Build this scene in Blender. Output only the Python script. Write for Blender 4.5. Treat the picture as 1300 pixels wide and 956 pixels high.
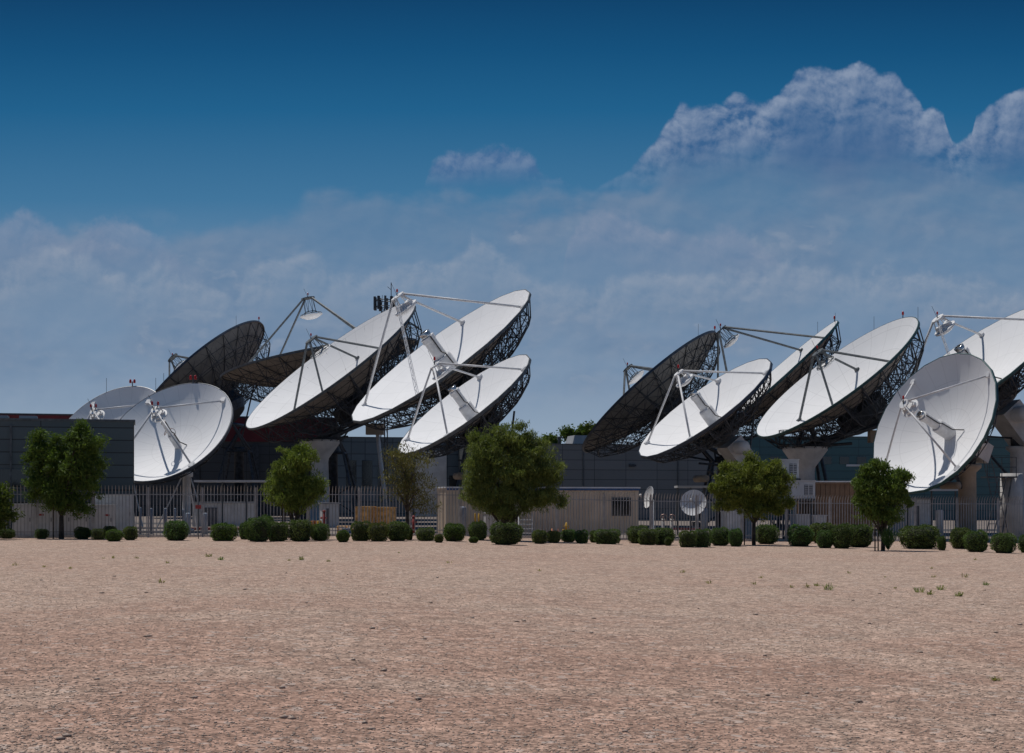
import bpy, math, random
import numpy as np
from mathutils import Vector, Matrix
R_ = math.radians
random.seed(7); rng = np.random.default_rng(7)
for o in list(bpy.data.objects): bpy.data.objects.remove(o)
S = bpy.context.scene; COL = S.collection

# ------------------------------------------------------------------ camera
F, CX, HY, HC = 1890.0, 650.0, 634.0, 1.75      # focal length, centre and horizon in pixels of the 1300 wide photo; eye height
cam = bpy.data.cameras.new("camera"); camo = bpy.data.objects.new("camera", cam); COL.objects.link(camo)
camo.location = (0, 0, HC); camo.rotation_euler = (R_(90), 0, 0)
cam.sensor_width = 36; cam.lens = F/1300*36; cam.shift_y = (HY-478)/1300; cam.clip_end = 8000
S.camera = camo
# ------------------------------------------------------------------ sun, exposure
SUN_EL, SUN_AZ = R_(69), R_(40)                  # azimuth: from -X turned towards +Y
sd = Vector((-math.cos(SUN_AZ)*math.cos(SUN_EL), math.sin(SUN_AZ)*math.cos(SUN_EL), math.sin(SUN_EL)))
sl = bpy.data.lights.new("sun", 'SUN'); so = bpy.data.objects.new("sun", sl); COL.objects.link(so)
sl.energy = 3.2; sl.angle = R_(0.5); sl.color = (1, .955, .90)
so.rotation_euler = (-sd).to_track_quat('-Z', 'Y').to_euler(); so.location = (-30, 10, 60)
S.view_settings.view_transform = 'Standard'; S.view_settings.look = 'None'
S.view_settings.gamma = 1; S.view_settings.exposure = 0; S.view_settings.use_curve_mapping = False
# ------------------------------------------------------------------ node helper
class NT:
    def __init__(s, nt): s.nt = nt; nt.nodes.clear()
    def n(s, typ, ins=None, **kw):
        d = s.nt.nodes.new('ShaderNode'+typ)
        for k, v in kw.items(): setattr(d, k, v)
        if ins:
            for k, v in ins.items():
                so_ = d.inputs[k]
                if isinstance(v, bpy.types.NodeSocket): s.nt.links.new(v, so_)
                elif isinstance(v, bpy.types.Node): s.nt.links.new(v.outputs[0], so_)
                else: so_.default_value = v
        return d
    def m(s, op, a, b=0.0, c=0.0, clamp=False):
        return s.n('Math', {0: a, 1: b, 2: c}, operation=op, use_clamp=clamp).outputs[0]
    def v(s, op, a, b=(0, 0, 0)):
        return s.n('VectorMath', {0: a, 1: b}, operation=op).outputs[0]
    def ss(s, x, a, b, lo=0.0, hi=1.0):
        return s.n('MapRange', {0: x, 1: a, 2: b, 3: lo, 4: hi}, interpolation_type='SMOOTHSTEP').outputs[0]
    def mix(s, f, a, b, blend='MIX'):
        d = s.n('Mix', data_type='RGBA', blend_type=blend)
        for i, v in ((0, f), (6, a), (7, b)):
            if isinstance(v, bpy.types.NodeSocket): s.nt.links.new(v, d.inputs[i])
            else: d.inputs[i].default_value = (v if i == 0 else (tuple(v)+(1,))[:4])
        return d.outputs[2]
    def noise(s, vec, scale, det=4, rough=.55, dist=0.0, w=0.0):
        if w: vec = s.v('ADD', vec, (w*3.7, w*7.3, 0))
        return s.n('TexNoise', {'Vector': vec, 'Scale': scale, 'Detail': det, 'Roughness': rough, 'Distortion': dist}, noise_dimensions='2D' if w else '3D')
    def ramp(s, f, pts):
        d = s.n('ValToRGB', {0: f}); e = d.color_ramp.elements
        while len(e) > 1: e.remove(e[-1])
        e[0].position = pts[0][0]; e[0].color = tuple(pts[0][1])+(1,)
        for p, c in pts[1:]:
            q = e.new(p); q.color = tuple(c)+(1,)
        return d.outputs[0]
def srgb(*c): return tuple(((x/255)/12.92 if x/255 <= .04045 else ((x/255+.055)/1.055)**2.4) for x in c)
# ------------------------------------------------------------------ world: Nishita sky with clouds by direction
W = bpy.data.worlds.new("World"); S.world = W; W.use_nodes = True
t = NT(W.node_tree)
sky = t.n('TexSky', sky_type='NISHITA', sun_disc=False, sun_elevation=SUN_EL, altitude=350, air_density=1.0, dust_density=.6, ozone_density=3.0)
sky.sun_rotation = math.atan2(sd.x, sd.y)
tc = t.n('TexCoord').outputs['Generated']
sx = t.n('SeparateXYZ', {0: tc})
yy = t.m('MAXIMUM', t.m('ABSOLUTE', sx.outputs[1]), .05)
U = t.m('DIVIDE', sx.outputs[0], yy); V = t.m('DIVIDE', sx.outputs[2], yy)     # tangent-plane directions
pxn = t.m('ADD', t.m('MULTIPLY', U, F/1300), .5)                                # 0..1 over 38 degrees of bearing
vn = t.m('MULTIPLY', V, F/634)                                                  # 0..1 from horizon to 18.5 degrees up
vc = t.m('MINIMUM', t.m('MAXIMUM', vn, 0.0), 1.0)
grad = t.ramp(vc, [(0, srgb(152,169,186)), (.22, srgb(134,155,179)), (.40, srgb(110,140,170)), (.60, srgb(62,115,154)), (.78, srgb(26,94,138)), (.9, srgb(10,78,122)), (1, srgb(3,64,106))])
# the clear sky: Nishita's own brightness pattern, graded as through a polarising filter
skyb = t.mix(1.0, sky.outputs[0], (.10, .10, .10), 'MULTIPLY')
clear = t.mix(.975, skyb, grad)
P = t.n('CombineXYZ', {0: t.m('MULTIPLY', U, 15.0), 1: t.m('MULTIPLY', V, 24.0), 2: 0.0}).outputs[0]
P2 = t.n('CombineXYZ', {0: t.m('MULTIPLY', U, 19.0), 1: t.m('MULTIPLY', V, 20.0), 2: 0.0}).outputs[0]
def curve(pts):
    d = t.n('FloatCurve', {1: pxn}); c = d.mapping.curves[0]
    pts = [(x/1300, (634-y)/634) for x, y in pts]
    c.points[0].location = pts[0]; c.points[1].location = pts[-1]
    for p in pts[1:-1]: c.points.new(*p)
    for p in c.points: p.handle_type = 'VECTOR'
    d.mapping.update(); return d.outputs[0]
def billow(vec, sc, w, puff=False):
    n0 = t.noise(vec, sc*.9, 2, .5, 0, w+.1).outputs['Color']
    wv = t.v('ADD', vec, t.n('VectorMath', {0: n0, 3: .22}, operation='SCALE').outputs[0])
    n1 = t.noise(wv, sc, 6, .52, 0, w).outputs[0]
    vo = t.n('TexVoronoi', {'Vector': wv, 'Scale': sc*1.9, 'Detail': 2.0, 'Roughness': .5}, feature='F1', voronoi_dimensions='2D', normalize=True).outputs[0]
    if puff:
        v2 = t.n('TexVoronoi', {'Vector': wv, 'Scale': sc*1.7, 'Detail': 4.0, 'Roughness': .60, 'Lacunarity': 2.1}, feature='F1', voronoi_dimensions='2D', normalize=True).outputs[0]
        return t.m('ADD', t.m('MULTIPLY', n1, .45), t.m('MULTIPLY', t.m('SUBTRACT', 1.0, t.m('MULTIPLY', v2, v2)), .40))
    return t.m('ADD', t.m('MULTIPLY', n1, .72), t.m('MULTIPLY', t.m('SUBTRACT', 1.0, vo), .28))
def relief(sc, w, k, off=(-.06, .11, 0), puff=False):
    Q = P2 if puff else P
    a = billow(Q, sc, w, puff); b = billow(t.v('ADD', Q, off), sc, w, puff)
    return a, t.m('ADD', .5, t.m('MULTIPLY', t.m('SUBTRACT', a, b), k), clamp=True)
col = clear
# high thin veil from 22% to 66% of the height, faint relief in it
aV, lV = relief(1.0, 3.1, 1.5)
prV = curve([(0,262),(60,268),(120,268),(200,285),(285,262),(345,243),(480,233),(560,240),(700,232),(820,205),(900,170),(1000,170),(1100,170),(1200,180),(1300,200)])
dV = t.m('ADD', t.m('SUBTRACT', prV, vn), t.m('MULTIPLY', t.m('SUBTRACT', aV, .62), .20))
mV = t.m('MULTIPLY', t.ss(dV, 0.0, .06), t.ss(vn, .10, .32))
veil = t.mix(t.ss(lV, .25, .8), srgb(98,124,155), srgb(124,140,163))
big = t.noise(P, .55, 4, .5, .3, 9.0).outputs[0]
col = t.mix(t.m('MULTIPLY', mV, t.ss(big, .36, .64, .45, .75)), col, veil)
# low sunlit puffs inside the veil
aL, lL = relief(2.3, 5.7, 2.4)
pL = t.m('MULTIPLY', t.ss(aL, .56, .68), t.m('MULTIPLY', t.ss(vn, .16, .30), t.ss(vn, .60, .50)))
col = t.mix(t.m('MULTIPLY', pL, t.m('MULTIPLY', t.ss(big, .42, .60), .42)), col, t.mix(lL, srgb(104,128,158), srgb(150,160,176)))
def cumulus(pts, sc, w, amp, base0, base1, dark, lite, opac, col, k=5.0, edge=.012, depth=.22):
    a, l = relief(sc, w, k, (-.05, .075, 0), True)
    pr = curve(pts)
    d = t.m('ADD', t.m('SUBTRACT', pr, vn), t.m('MULTIPLY', t.m('SUBTRACT', a, .60), amp))
    bn = t.m('ADD', vn, t.m('MULTIPLY', t.m('SUBTRACT', big, .5), .10))
    m = t.m('MULTIPLY', t.ss(d, 0.0, edge), t.ss(bn, (634-base1)/634, (634-base0)/634))
    up = t.ss(d, 0.0, depth, 1.0, 0.12)
    l2 = t.m('MULTIPLY', l, up, clamp=True)
    return t.mix(t.m('MULTIPLY', m, opac), col, t.mix(l2, dark, lite))
LOW = 520
col = cumulus([(0,268),(30,262),(66,272),(90,300),(112,282),(130,264),(165,268),(200,292),(240,330),(330,400),(420,LOW),(690,LOW),(720,300),(735,266),(765,262),(800,258),(830,285),(870,290),(930,280),(960,300),(1040,350),(1150,LOW),(1300,LOW)], 2.0, 1.3, .12, 290, 380, srgb(98,124,157), srgb(146,154,174), .55, col, 3.2, .03)
col = cumulus([(0,335),(60,300),(120,312),(165,345),(200,328),(250,345),(300,385),(312,335),(380,316),(440,335),(520,330),(585,318),(600,294),(630,303),(665,330),(700,352),(760,355),(810,335),(850,328),(900,338),(960,330),(1030,322),(1100,338),(1180,333),(1240,345),(1300,360)], 1.5, 8.3, .20, 370, 440, srgb(110,135,163), srgb(152,162,178), .55, col, 6.0, .035, .16)
col = cumulus([(0,LOW),(470,LOW),(535,245),(545,206),(566,190),(600,186),(640,180),(672,192),(692,214),(740,232),(800,LOW),(1300,LOW)], 2.4, 4.4, .09, 205, 245, srgb(74,107,150), srgb(118,138,168), .8, col, 6.5, .02, .12)
col = cumulus([(0,LOW),(700,300),(760,238),(800,206),(824,180),(840,164),(852,144),(864,128),(880,134),(900,130),(920,130),(932,120),(948,126),(968,130),(984,120),(998,106),(1008,90),(1020,78),(1040,78),(1060,83),(1076,80),(1092,77),(1108,84),(1116,92),(1128,89),(1140,90),(1148,104),(1164,116),(1172,134),(1184,132),(1198,140),(1202,160),(1208,176),(1215,184),(1224,176),(1236,168),(1239,146),(1252,130),(1272,114),(1300,106)], 1.25, 2.9, .105, 182, 252, srgb(60,97,141), srgb(142,156,179), .88, col, 7.5, .014, .20)
W.cycles.sampling_method = 'MANUAL'; W.cycles.sample_map_resolution = 256
bg = t.n('Background', {0: col, 1: 1.0})
t.nt.links.new(bg.outputs[0], t.n('OutputWorld').inputs[0])

# ------------------------------------------------------------------ materials
def mat(name, c, rough=.6, metal=0.0, var=.12, vs=3.0, bump=0.0, bs=20.0, c2=None, spec=.4, coord='Object'):
    m = bpy.data.materials.new(name); m.use_nodes = True; t = NT(m.node_tree)
    tc = t.n('TexCoord').outputs[coord]
    n = t.noise(tc, vs, 5, .6).outputs[0]
    dk = tuple(x*(1-var*2) for x in c) if c2 is None else c2
    colr = t.mix(t.ss(n, .3, .7), dk, tuple(min(1, x*(1+var*.5)) for x in c))
    b = t.n('BsdfPrincipled', {'Base Color': colr, 'Roughness': rough, 'Metallic': metal, 'Specular IOR Level': spec})
    if bump:
        bn = t.n('Bump', {'Strength': bump, 'Distance': .02, 'Height': t.noise(tc, bs, 4, .6).outputs[0]})
        t.nt.links.new(bn.outputs[0], b.inputs['Normal'])
    t.nt.links.new(b.outputs[0], t.n('OutputMaterial').inputs[0]); m['t'] = 0
    return m
M = {}
M['steel_dark'] = mat('dark_galvanised_steel', (.060,.068,.080), .55, .3, .25, 4)
M['steel_grey'] = mat('weathered_grey_steel', (.115,.13,.14), .6, .2, .2, 4)
M['steel_white'] = mat('white_painted_steel', (.62,.62,.63), .45, 0, .08, 4)
M['rim_blue'] = mat('blue_grey_rim', (.045,.06,.085), .5, .2)
M['rim_teal'] = mat('teal_rim', (.03,.085,.09), .5, .2)
M['rim_pale'] = mat('pale_rim', (.40,.41,.42), .5, .2)
M['concrete'] = mat('pedestal_concrete', (.54,.52,.50), .85, 0, .12, 1.2, .3, 30)
M['tan'] = mat('tan_paint', (.36,.29,.22), .8, 0, .1, 1.5, .2, 12)
M['brown'] = mat('brown_paint', (.26,.16,.10), .8, 0, .12, 1.0, .2, 12)
M['cable'] = mat('black_cable', (.015,.015,.018), .6)
M['red'] = mat('red_lamp_glass', (.42,.02,.02), .25, 0, .05)
M['chrome'] = mat('pale_aluminium', (.75,.76,.76), .22, .75, .3, 6)
M['fence'] = mat('galvanised_fence', (.36,.36,.365), .5, .5, .15, 2)
M['cabinet'] = mat('grey_cabinet_paint', (.60,.60,.60), .5, 0, .08, 1.5)
M['white'] = mat('white_paint', (.74,.74,.74), .5, 0, .07, 2)
M['door'] = mat('cabinet_door_line', (.14,.145,.16), .6)
M['glass'] = mat('dark_window_glass', (.012,.016,.022), .1, 0, .1, 1, spec=.6)
M['bollard'] = mat('grey_blue_bollard', (.27,.31,.38), .6, 0, .1, 5)
M['yellow'] = mat('yellow_paint', (.55,.33,.04), .5, 0, .1, 6)
M['redpaint'] = mat('red_paint', (.33,.045,.04), .55, 0, .15, 6)
M['bluepaint'] = mat('blue_paint', (.05,.12,.28), .5, 0, .15, 6)
M['orange'] = mat('orange_paint', (.55,.17,.04), .6, 0, .15, 6)
M['wood'] = mat('crate_wood', (.84,.50,.19), .8, 0, .25, 4, .3, 10)
M['bark'] = mat('tree_bark', (.085,.065,.05), .9, 0, .25, 9, .6, 30)
M['redwall'] = mat('dark_red_cladding', (.13,.018,.022), .7, 0, .15, .5)
M['roofgrey'] = mat('pale_roof_membrane', (.36,.37,.39), .8, 0, .12, .4)
M['kerb'] = mat('red_kerb_paint', (.36,.09,.08), .8, 0, .2, 3)
M['ringmetal'] = mat('ring_copper', (.30,.20,.17), .4, .5)

def panel_mat(name, c, pw, ph, z0=0.0, line=.05, dark=.25, rough=.45):
    """metal cladding panels: seams, slight tone change from panel to panel"""
    m = bpy.data.materials.new(name); m.use_nodes = True; t = NT(m.node_tree)
    tc = t.n('TexCoord').outputs['Object']; s = t.n('SeparateXYZ', {0: tc})
    u = t.m('DIVIDE', s.outputs[0], pw); v = t.m('DIVIDE', t.m('SUBTRACT', s.outputs[2], z0), ph)
    def edge(q, w):
        f = t.m('FRACT', q); return t.m('LESS_THAN', t.m('MINIMUM', f, t.m('SUBTRACT', 1.0, f)), w)
    e = t.m('MAXIMUM', edge(u, line/pw*.5), edge(v, line/ph*.5))
    cell = t.n('CombineXYZ', {0: t.m('FLOOR', u), 1: t.m('FLOOR', v), 2: 0.0}).outputs[0]
    wn = t.n('TexWhiteNoise', {0: cell}).outputs[0]
    n = t.noise(tc, .6, 5, .6).outputs[0]
    k = t.m('ADD', .82, t.m('ADD', t.m('MULTIPLY', wn, .16), t.m('MULTIPLY', n, .2)))
    base = t.mix(1.0, c, t.n('CombineXYZ', {0: k, 1: k, 2: k}).outputs[0], 'MULTIPLY')
    colr = t.mix(e, base, tuple(x*dark for x in c))
    bn = t.n('Bump', {'Strength': .4, 'Distance': .02, 'Height': t.m('SUBTRACT', 1.0, e)})
    b = t.n('BsdfPrincipled', {'Base Color': colr, 'Roughness': rough, 'Normal': bn.outputs[0]})
    t.nt.links.new(b.outputs[0], t.n('OutputMaterial').inputs[0]); return m
M['clad_left'] = panel_mat('slate_cladding_near', (.066,.092,.100), 4.3, .60, -.2)
M['clad_grey'] = panel_mat('slate_cladding', (.135,.145,.150), 3.35, .99, .25)
M['clad_dark'] = panel_mat('charcoal_cladding', (.045,.050,.056), 2.4, .9, .2)
M['clad_blue'] = panel_mat('blue_curtain_wall', (.085,.12,.145), 1.4, 1.2, .3, .07)
M['clad_teal'] = panel_mat('teal_cladding', (.035,.11,.125), 3.6, .85, .2, .06, .45)

def dish_mat(name, base=.80, rough=.62, seam=.12):
    m = bpy.data.materials.new(name); m.use_nodes = True; t = NT(m.node_tree)
    tc = t.n('TexCoord').outputs['Object']; s = t.n('SeparateXYZ', {0: tc})
    x, y = s.outputs[0], s.outputs[1]
    r = t.m('SQRT', t.m('ADD', t.m('MULTIPLY', x, x), t.m('MULTIPLY', y, y)))
    a = t.m('DIVIDE', t.m('ARCTAN2', y, x), 2*math.pi/24)
    f = t.m('FRACT', a); da = t.m('MULTIPLY', t.m('MINIMUM', f, t.m('SUBTRACT', 1.0, f)), t.m('MULTIPLY', r, 2*math.pi/24))
    l1 = t.ss(da, .006, .022, 1.0, 0.0)
    rr = t.m('DIVIDE', r, 1.45); g = t.m('FRACT', rr); l2 = t.ss(t.m('MINIMUM', g, t.m('SUBTRACT', 1.0, g)), .004, .016, 1.0, 0.0)
    line = t.m('MULTIPLY', t.m('MAXIMUM', l1, l2), seam)
    cell = t.n('CombineXYZ', {0: t.m('FLOOR', a), 1: t.m('FLOOR', rr), 2: 0.0}).outputs[0]
    wn = t.m('MULTIPLY', t.m('SUBTRACT', t.n('TexWhiteNoise', {0: cell}).outputs[0], .5), .025)
    st = t.m('MULTIPLY', t.m('SUBTRACT', t.noise(tc, .8, 6, .65).outputs[0], .5), .10)
    k = t.m('MULTIPLY', t.m('ADD', base, t.m('ADD', wn, st)), t.m('SUBTRACT', 1.0, line))
    front = t.n('CombineXYZ', {0: k, 1: k, 2: t.m('MULTIPLY', k, 1.005)}).outputs[0]
    b = t.n('BsdfPrincipled', {'Base Color': front, 'Roughness': rough, 'Specular IOR Level': .22})
    t.nt.links.new(b.outputs[0], t.n('OutputMaterial').inputs[0]); return m
M['dish_a'] = dish_mat('cream_dish_paint', .76, .65, .20); M['dish'] = dish_mat('white_dish_paint'); M['dish_back_dark'] = mat('dark_grey_back_panels', (.17,.168,.165), .6, .1, .12, .7); M['dish_back'] = mat('reflector_back_aluminium', (.26,.232,.205), .6, .1, .12, .7)  # the dark back is a cooler grey for the dishes that face away

def leaf_mat(name, c1, c2):
    m = bpy.data.materials.new(name); m.use_nodes = True; t = NT(m.node_tree)
    tc = t.n('TexCoord').outputs['Object']
    n = t.noise(tc, 1.6, 3, .6).outputs[0]; n2 = t.noise(tc, 17, 2, .6).outputs[0]
    c = t.mix(t.ss(t.m('ADD', t.m('MULTIPLY', n, .5), t.m('MULTIPLY', n2, .5)), .36, .64), c1, c2)
    rn = t.n('ObjectInfo').outputs['Random']
    k = t.m('ADD', .90, t.m('MULTIPLY', rn, .30)); k2 = t.m('ADD', .80, t.m('MULTIPLY', t.m('FRACT', t.m('MULTIPLY', rn, 7.3)), .28))
    c = t.mix(1.0, c, t.n('CombineXYZ', {0: k2, 1: k, 2: t.m('MULTIPLY', k, .9)}).outputs[0], 'MULTIPLY')
    d = t.n('BsdfPrincipled', {'Base Color': c, 'Roughness': .6, 'Specular IOR Level': .25})
    tr = t.n('BsdfTranslucent', {0: t.mix(1.0, c, (1.0, 1.1, .5), 'MULTIPLY')})
    mx = t.n('MixShader', {0: .35, 1: d.outputs[0], 2: tr.outputs[0]})
    t.nt.links.new(mx.outputs[0], t.n('OutputMaterial').inputs[0]); return m
M['leaf_a'] = leaf_mat('acacia_leaf', (.11,.135,.03), (.26,.29,.07))
M['leaf_b'] = leaf_mat('olive_leaf', (.055,.080,.018), (.16,.20,.045))
M['leaf_g'] = leaf_mat('grey_green_leaf', (.095,.125,.035), (.22,.26,.08))
M['leaf_w'] = leaf_mat('sparse_leaf', (.12,.105,.05), (.22,.205,.085))
M['bush'] = leaf_mat('clipped_bush_leaf', (.062,.092,.030), (.165,.205,.072))
M['bush_l'] = leaf_mat('light_bush_leaf', (.06,.09,.02), (.15,.19,.045))
M['bush_core'] = mat('bush_twigs', (.030,.036,.014), .9)
M['weed'] = leaf_mat('weed_leaf', (.24,.21,.10), (.36,.31,.17))

def gravel_mat():
    m = bpy.data.materials.new('pink_gravel'); m.use_nodes = True; t = NT(m.node_tree)
    tc = t.n('TexCoord').outputs['Object']
    big = t.noise(tc, .16, 6, .6, .6).outputs[0]
    s = t.n('SeparateXYZ', {0: tc})
    st = t.n('CombineXYZ', {0: t.m('MULTIPLY', t.m('ADD', s.outputs[0], t.m('MULTIPLY', s.outputs[1], -.25)), .10), 1: t.m('MULTIPLY', s.outputs[1], .75), 2: 0.0}).outputs[0]
    streak = t.noise(st, 1.0, 6, .65, .5).outputs[0]
    mid = t.noise(tc, 2.2, 6, .7).outputs[0]
    patch = t.ss(t.m('ADD', t.m('MULTIPLY', big, .65), t.m('MULTIPLY', streak, .35)), .46, .56)
    near = t.ss(s.outputs[1], 34.0, 12.0)
    patch = t.m('MULTIPLY', t.ss(t.m('ADD', t.m('MULTIPLY', big, .84), t.m('ADD', t.m('MULTIPLY', streak, .16), t.m('MULTIPLY', near, .07))), .42, .62), t.m('ADD', .35, t.m('MULTIPLY', near, .65)))
    base = t.mix(patch, (.43,.308,.238), (.375,.236,.176))
    base = t.mix(t.ss(mid, .3, .72), t.mix(1.0, base, (.78,.78,.78), 'MULTIPLY'), t.mix(1.0, base, (1.12,1.12,1.12), 'MULTIPLY'))
    def cells(sc):
        vo = t.n('TexVoronoi', {'Vector': tc, 'Scale': sc, 'Randomness': 1.0}, feature='F1')
        return vo, t.n('SeparateColor', {0: vo.outputs['Color']})
    vo, s1 = cells(30.0); vo2, s2 = cells(12.0); vo3, s3 = cells(5.0)
    for s_, am in ((s1, .75), (s2, .34), (s3, .10)):
        g = s_.outputs[0]
        base = t.mix(t.ss(g, .05, .95), t.mix(1.0, base, (1-.5*am, 1-.5*am, 1-.5*am), 'MULTIPLY'), t.mix(1.0, base, (1+.5*am, 1+.51*am, 1+.52*am), 'MULTIPLY'))
    base = t.mix(t.ss(s2.outputs[1], .90, .97, 0.0, .5), base, (.52,.45,.40))
    base = t.mix(t.ss(s2.outputs[1], .12, .04, 0.0, .35), base, (.10,.072,.06))
    wob = t.m('MULTIPLY', t.m('SUBTRACT', t.noise(tc, .12, 2, .5).outputs[0], .5), 5.0)
    def rut(y0, w, sl):
        dd = t.m('ABSOLUTE', t.m('SUBTRACT', t.m('ADD', s.outputs[1], t.m('ADD', wob, t.m('MULTIPLY', s.outputs[0], sl))), y0))
        return t.ss(dd, w, 0.0)
    ruts = t.m('ADD', t.m('ADD', rut(48.0, .30, .02), rut(45.9, .30, .02)), t.m('ADD', rut(24.0, .22, -.5), rut(21.8, .22, -.5)))
    ruts = t.m('MULTIPLY', ruts, t.ss(mid, .25, .6))
    base = t.mix(t.m('MULTIPLY', ruts, .30), base, (.22,.155,.125))
    h = t.m('ADD', t.m('MULTIPLY', mid, 1.0), t.m('SUBTRACT', t.m('MULTIPLY', streak, 1.2), t.m('MULTIPLY', ruts, 1.0)))
    bn = t.n('Bump', {'Strength': .5, 'Distance': .02, 'Height': h})
    b = t.n('BsdfPrincipled', {'Base Color': base, 'Roughness': .95, 'Specular IOR Level': .15, 'Normal': bn.outputs[0]})
    t.nt.links.new(b.outputs[0], t.n('OutputMaterial').inputs[0]); return m
M['gravel'] = gravel_mat()
M['stone'] = mat('loose_stone', (.47,.37,.30), .9, 0, .3, 23, c2=(.32,.235,.185))
M['yard'] = mat('yard_concrete', (.22,.18,.155), .9, 0, .15, .35, .2, 8)
M['asphalt'] = mat('asphalt', (.07,.066,.066), .9, 0, .12, .5, .3, 20)

# ------------------------------------------------------------------ mesh helpers
class MB:
    def __init__(s): s.v = []; s.f = []; s.mi = []; s.k = 0; s.sm = []
    def add(s, vs, fs, mi=0, smooth=False):
        b = len(s.v); s.v += [tuple(p) for p in vs]
        for f in fs: s.f.append([b+i for i in f]); s.mi.append(mi); s.sm.append(smooth)
        return s
    def box(s, c, size, rot=None, mi=0, taper=1.0):
        hx, hy, hz = size[0]/2, size[1]/2, size[2]/2; vs = []
        for z in (-1, 1):
            q = taper if z > 0 else 1
            for x, y in ((-1,-1),(1,-1),(1,1),(-1,1)):
                p = Vector((x*hx*q, y*hy*q, z*hz))
                if rot is not None: p = rot @ p
                vs.append(Vector(c)+p)
        return s.add(vs, [(3,2,1,0),(4,5,6,7),(0,1,5,4),(1,2,6,5),(2,3,7,6),(3,0,4,7)], mi)
    def tube(s, p, q, r, n=5, r2=None, mi=0, cap=True):
        p = Vector(p); q = Vector(q); d = q-p
        if d.length < 1e-5: return s
        d.normalize(); a = d.orthogonal().normalized(); b = d.cross(a); r2 = r if r2 is None else r2; vs = []
        for c, rr in ((p, r), (q, r2)):
            for i in range(n):
                th = 2*math.pi*i/n; vs.append(c+(a*math.cos(th)+b*math.sin(th))*rr)
        fs = [(i, (i+1) % n, n+(i+1) % n, n+i) for i in range(n)]
        if cap: fs += [tuple(range(n-1, -1, -1)), tuple(range(n, 2*n))]
        return s.add(vs, fs, mi, n > 6)
    def path(s, pts, r, n=5, mi=0):
        for a, b in zip(pts[:-1], pts[1:]): s.tube(a, b, r, n, mi=mi)
        return s
    def lathe(s, prof, n=32, mi=0, frame=None, smooth=True, close=False):
        vs = []; m = len(prof)
        for r, z in prof:
            for i in range(n):
                th = 2*math.pi*i/n; p = Vector((r*math.cos(th), r*math.sin(th), z))
                vs.append(frame @ p if frame is not None else p)
        fs = []
        for j in range(m-1 if not close else m):
            k = (j+1) % m
            for i in range(n): fs.append((j*n+i, j*n+(i+1) % n, k*n+(i+1) % n, k*n+i))
        return s.add(vs, fs, mi, smooth)
    def ring(s, R, z, r, n=32, m=5, frame=None, mi=0):
        return s.lathe([(R+r*math.cos(2*math.pi*k/m), z+r*math.sin(2*math.pi*k/m)) for k in range(m)], n, mi, frame, False, True)
    def build(s, name, mats, parent=None, off=(0,0,0), mw=None):
        me = bpy.data.meshes.new(name); off = Vector(off)
        me.from_pydata([(x-off.x, y-off.y, z-off.z) for x, y, z in s.v], [], s.f)
        for m_ in (mats if isinstance(mats, (list, tuple)) else [mats]): me.materials.append(m_)
        me.polygons.foreach_set('material_index', s.mi); me.polygons.foreach_set('use_smooth', s.sm); me.update()
        o = bpy.data.objects.new(name, me); COL.objects.link(o)
        if parent is not None: o.parent = parent
        if mw is not None: o.matrix_local = mw
        return o
def thing(name, label, cat, loc=(0,0,0), group=None, rz=0.0):
    o = bpy.data.objects.new(name, None); COL.objects.link(o); o.location = loc; o.rotation_euler = (0,0,rz)
    o['label'] = label; o['category'] = cat
    if group: o['group'] = group
    o.empty_display_size = .3
    return o
def tag(o, label, cat, group=None, kind=None):
    if label: o['label'] = label
    if cat: o['category'] = cat
    if group: o['group'] = group
    if kind: o['kind'] = kind
    return o
def frame_from(loc, z, x=None):
    z = Vector(z).normalized(); x = Vector(x) if x is not None else z.orthogonal()
    y = z.cross(x).normalized(); x = y.cross(z).normalized()
    return Matrix((x, y, z)).transposed().to_4x4(), Vector(loc)
def fY(x): return 68.7+(min(max(x,-45),60)+16.4)*.255
def g(x): return 0.0 if x < -3 else -.5*(1-math.exp(-(x+3)/10.0))
def gp(px, py, dz=0.0):                      # ground point seen at a photo pixel
    Y = 60.0
    for _ in range(30):
        X = (px-CX)/F*Y; Y = (HC-g(X))*F/(py-HY)
    return Vector(((px-CX)/F*Y, Y, g((px-CX)/F*Y)+dz))
def at(px, py, Y): return Vector(((px-CX)/F*Y, Y, HC-(py-HY)/F*Y))
def X_(px, Y): return (px-CX)/F*Y
def Z_(py, Y): return HC-(py-HY)/F*Y

# ------------------------------------------------------------------ ground
XS = sorted(set([-3000,-1500,-700,-300,-150,-80,-50,-35,-25,-15,-8,-4] + [-3+.75*i for i in range(0, 74)] + [60,80,120,200,400,900,1800,3000]))
def sheet(name, ys, mt, dz, xs=None, x0=None, x1=None, slant=False):
    xs = [x for x in XS if (x0 is None or x > x0) and (x1 is None or x < x1)]
    if x0 is not None: xs = [x0]+xs
    if x1 is not None: xs = xs+[x1]
    n = len(xs); vs = [(x, y if not (slant and j == 0) else fY(x)+.55, g(x)+dz) for j, y in enumerate(ys) for x in xs]
    fs = [(j*n+i, j*n+i+1, (j+1)*n+i+1, (j+1)*n+i) for j in range(len(ys)-1) for i in range(n-1)]
    o = MB().add(vs, fs).build(name, mt); o['kind'] = 'structure'; return o
sheet('ground', [-60,-20,0,20,40,60,90,130,200,400,900,2000,5000], M['gravel'], 0)
sheet('yard_pavement', [66.6,170], M['yard'], .004, x0=-45, x1=60, slant=True)
sheet('service_road', [104,112], M['asphalt'], .008, x0=-45, x1=60)
kb = MB()
for x in np.arange(-40, 50, 1.0):
    kb.box((x+.5, fY(x+.5)+.5, g(x+.5)+.05), (1.02, .16, .12), Matrix.Rotation(math.atan(.255), 3, 'Z'))
o = kb.build('kerb', M['concrete']); o['kind'] = 'structure'
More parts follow.
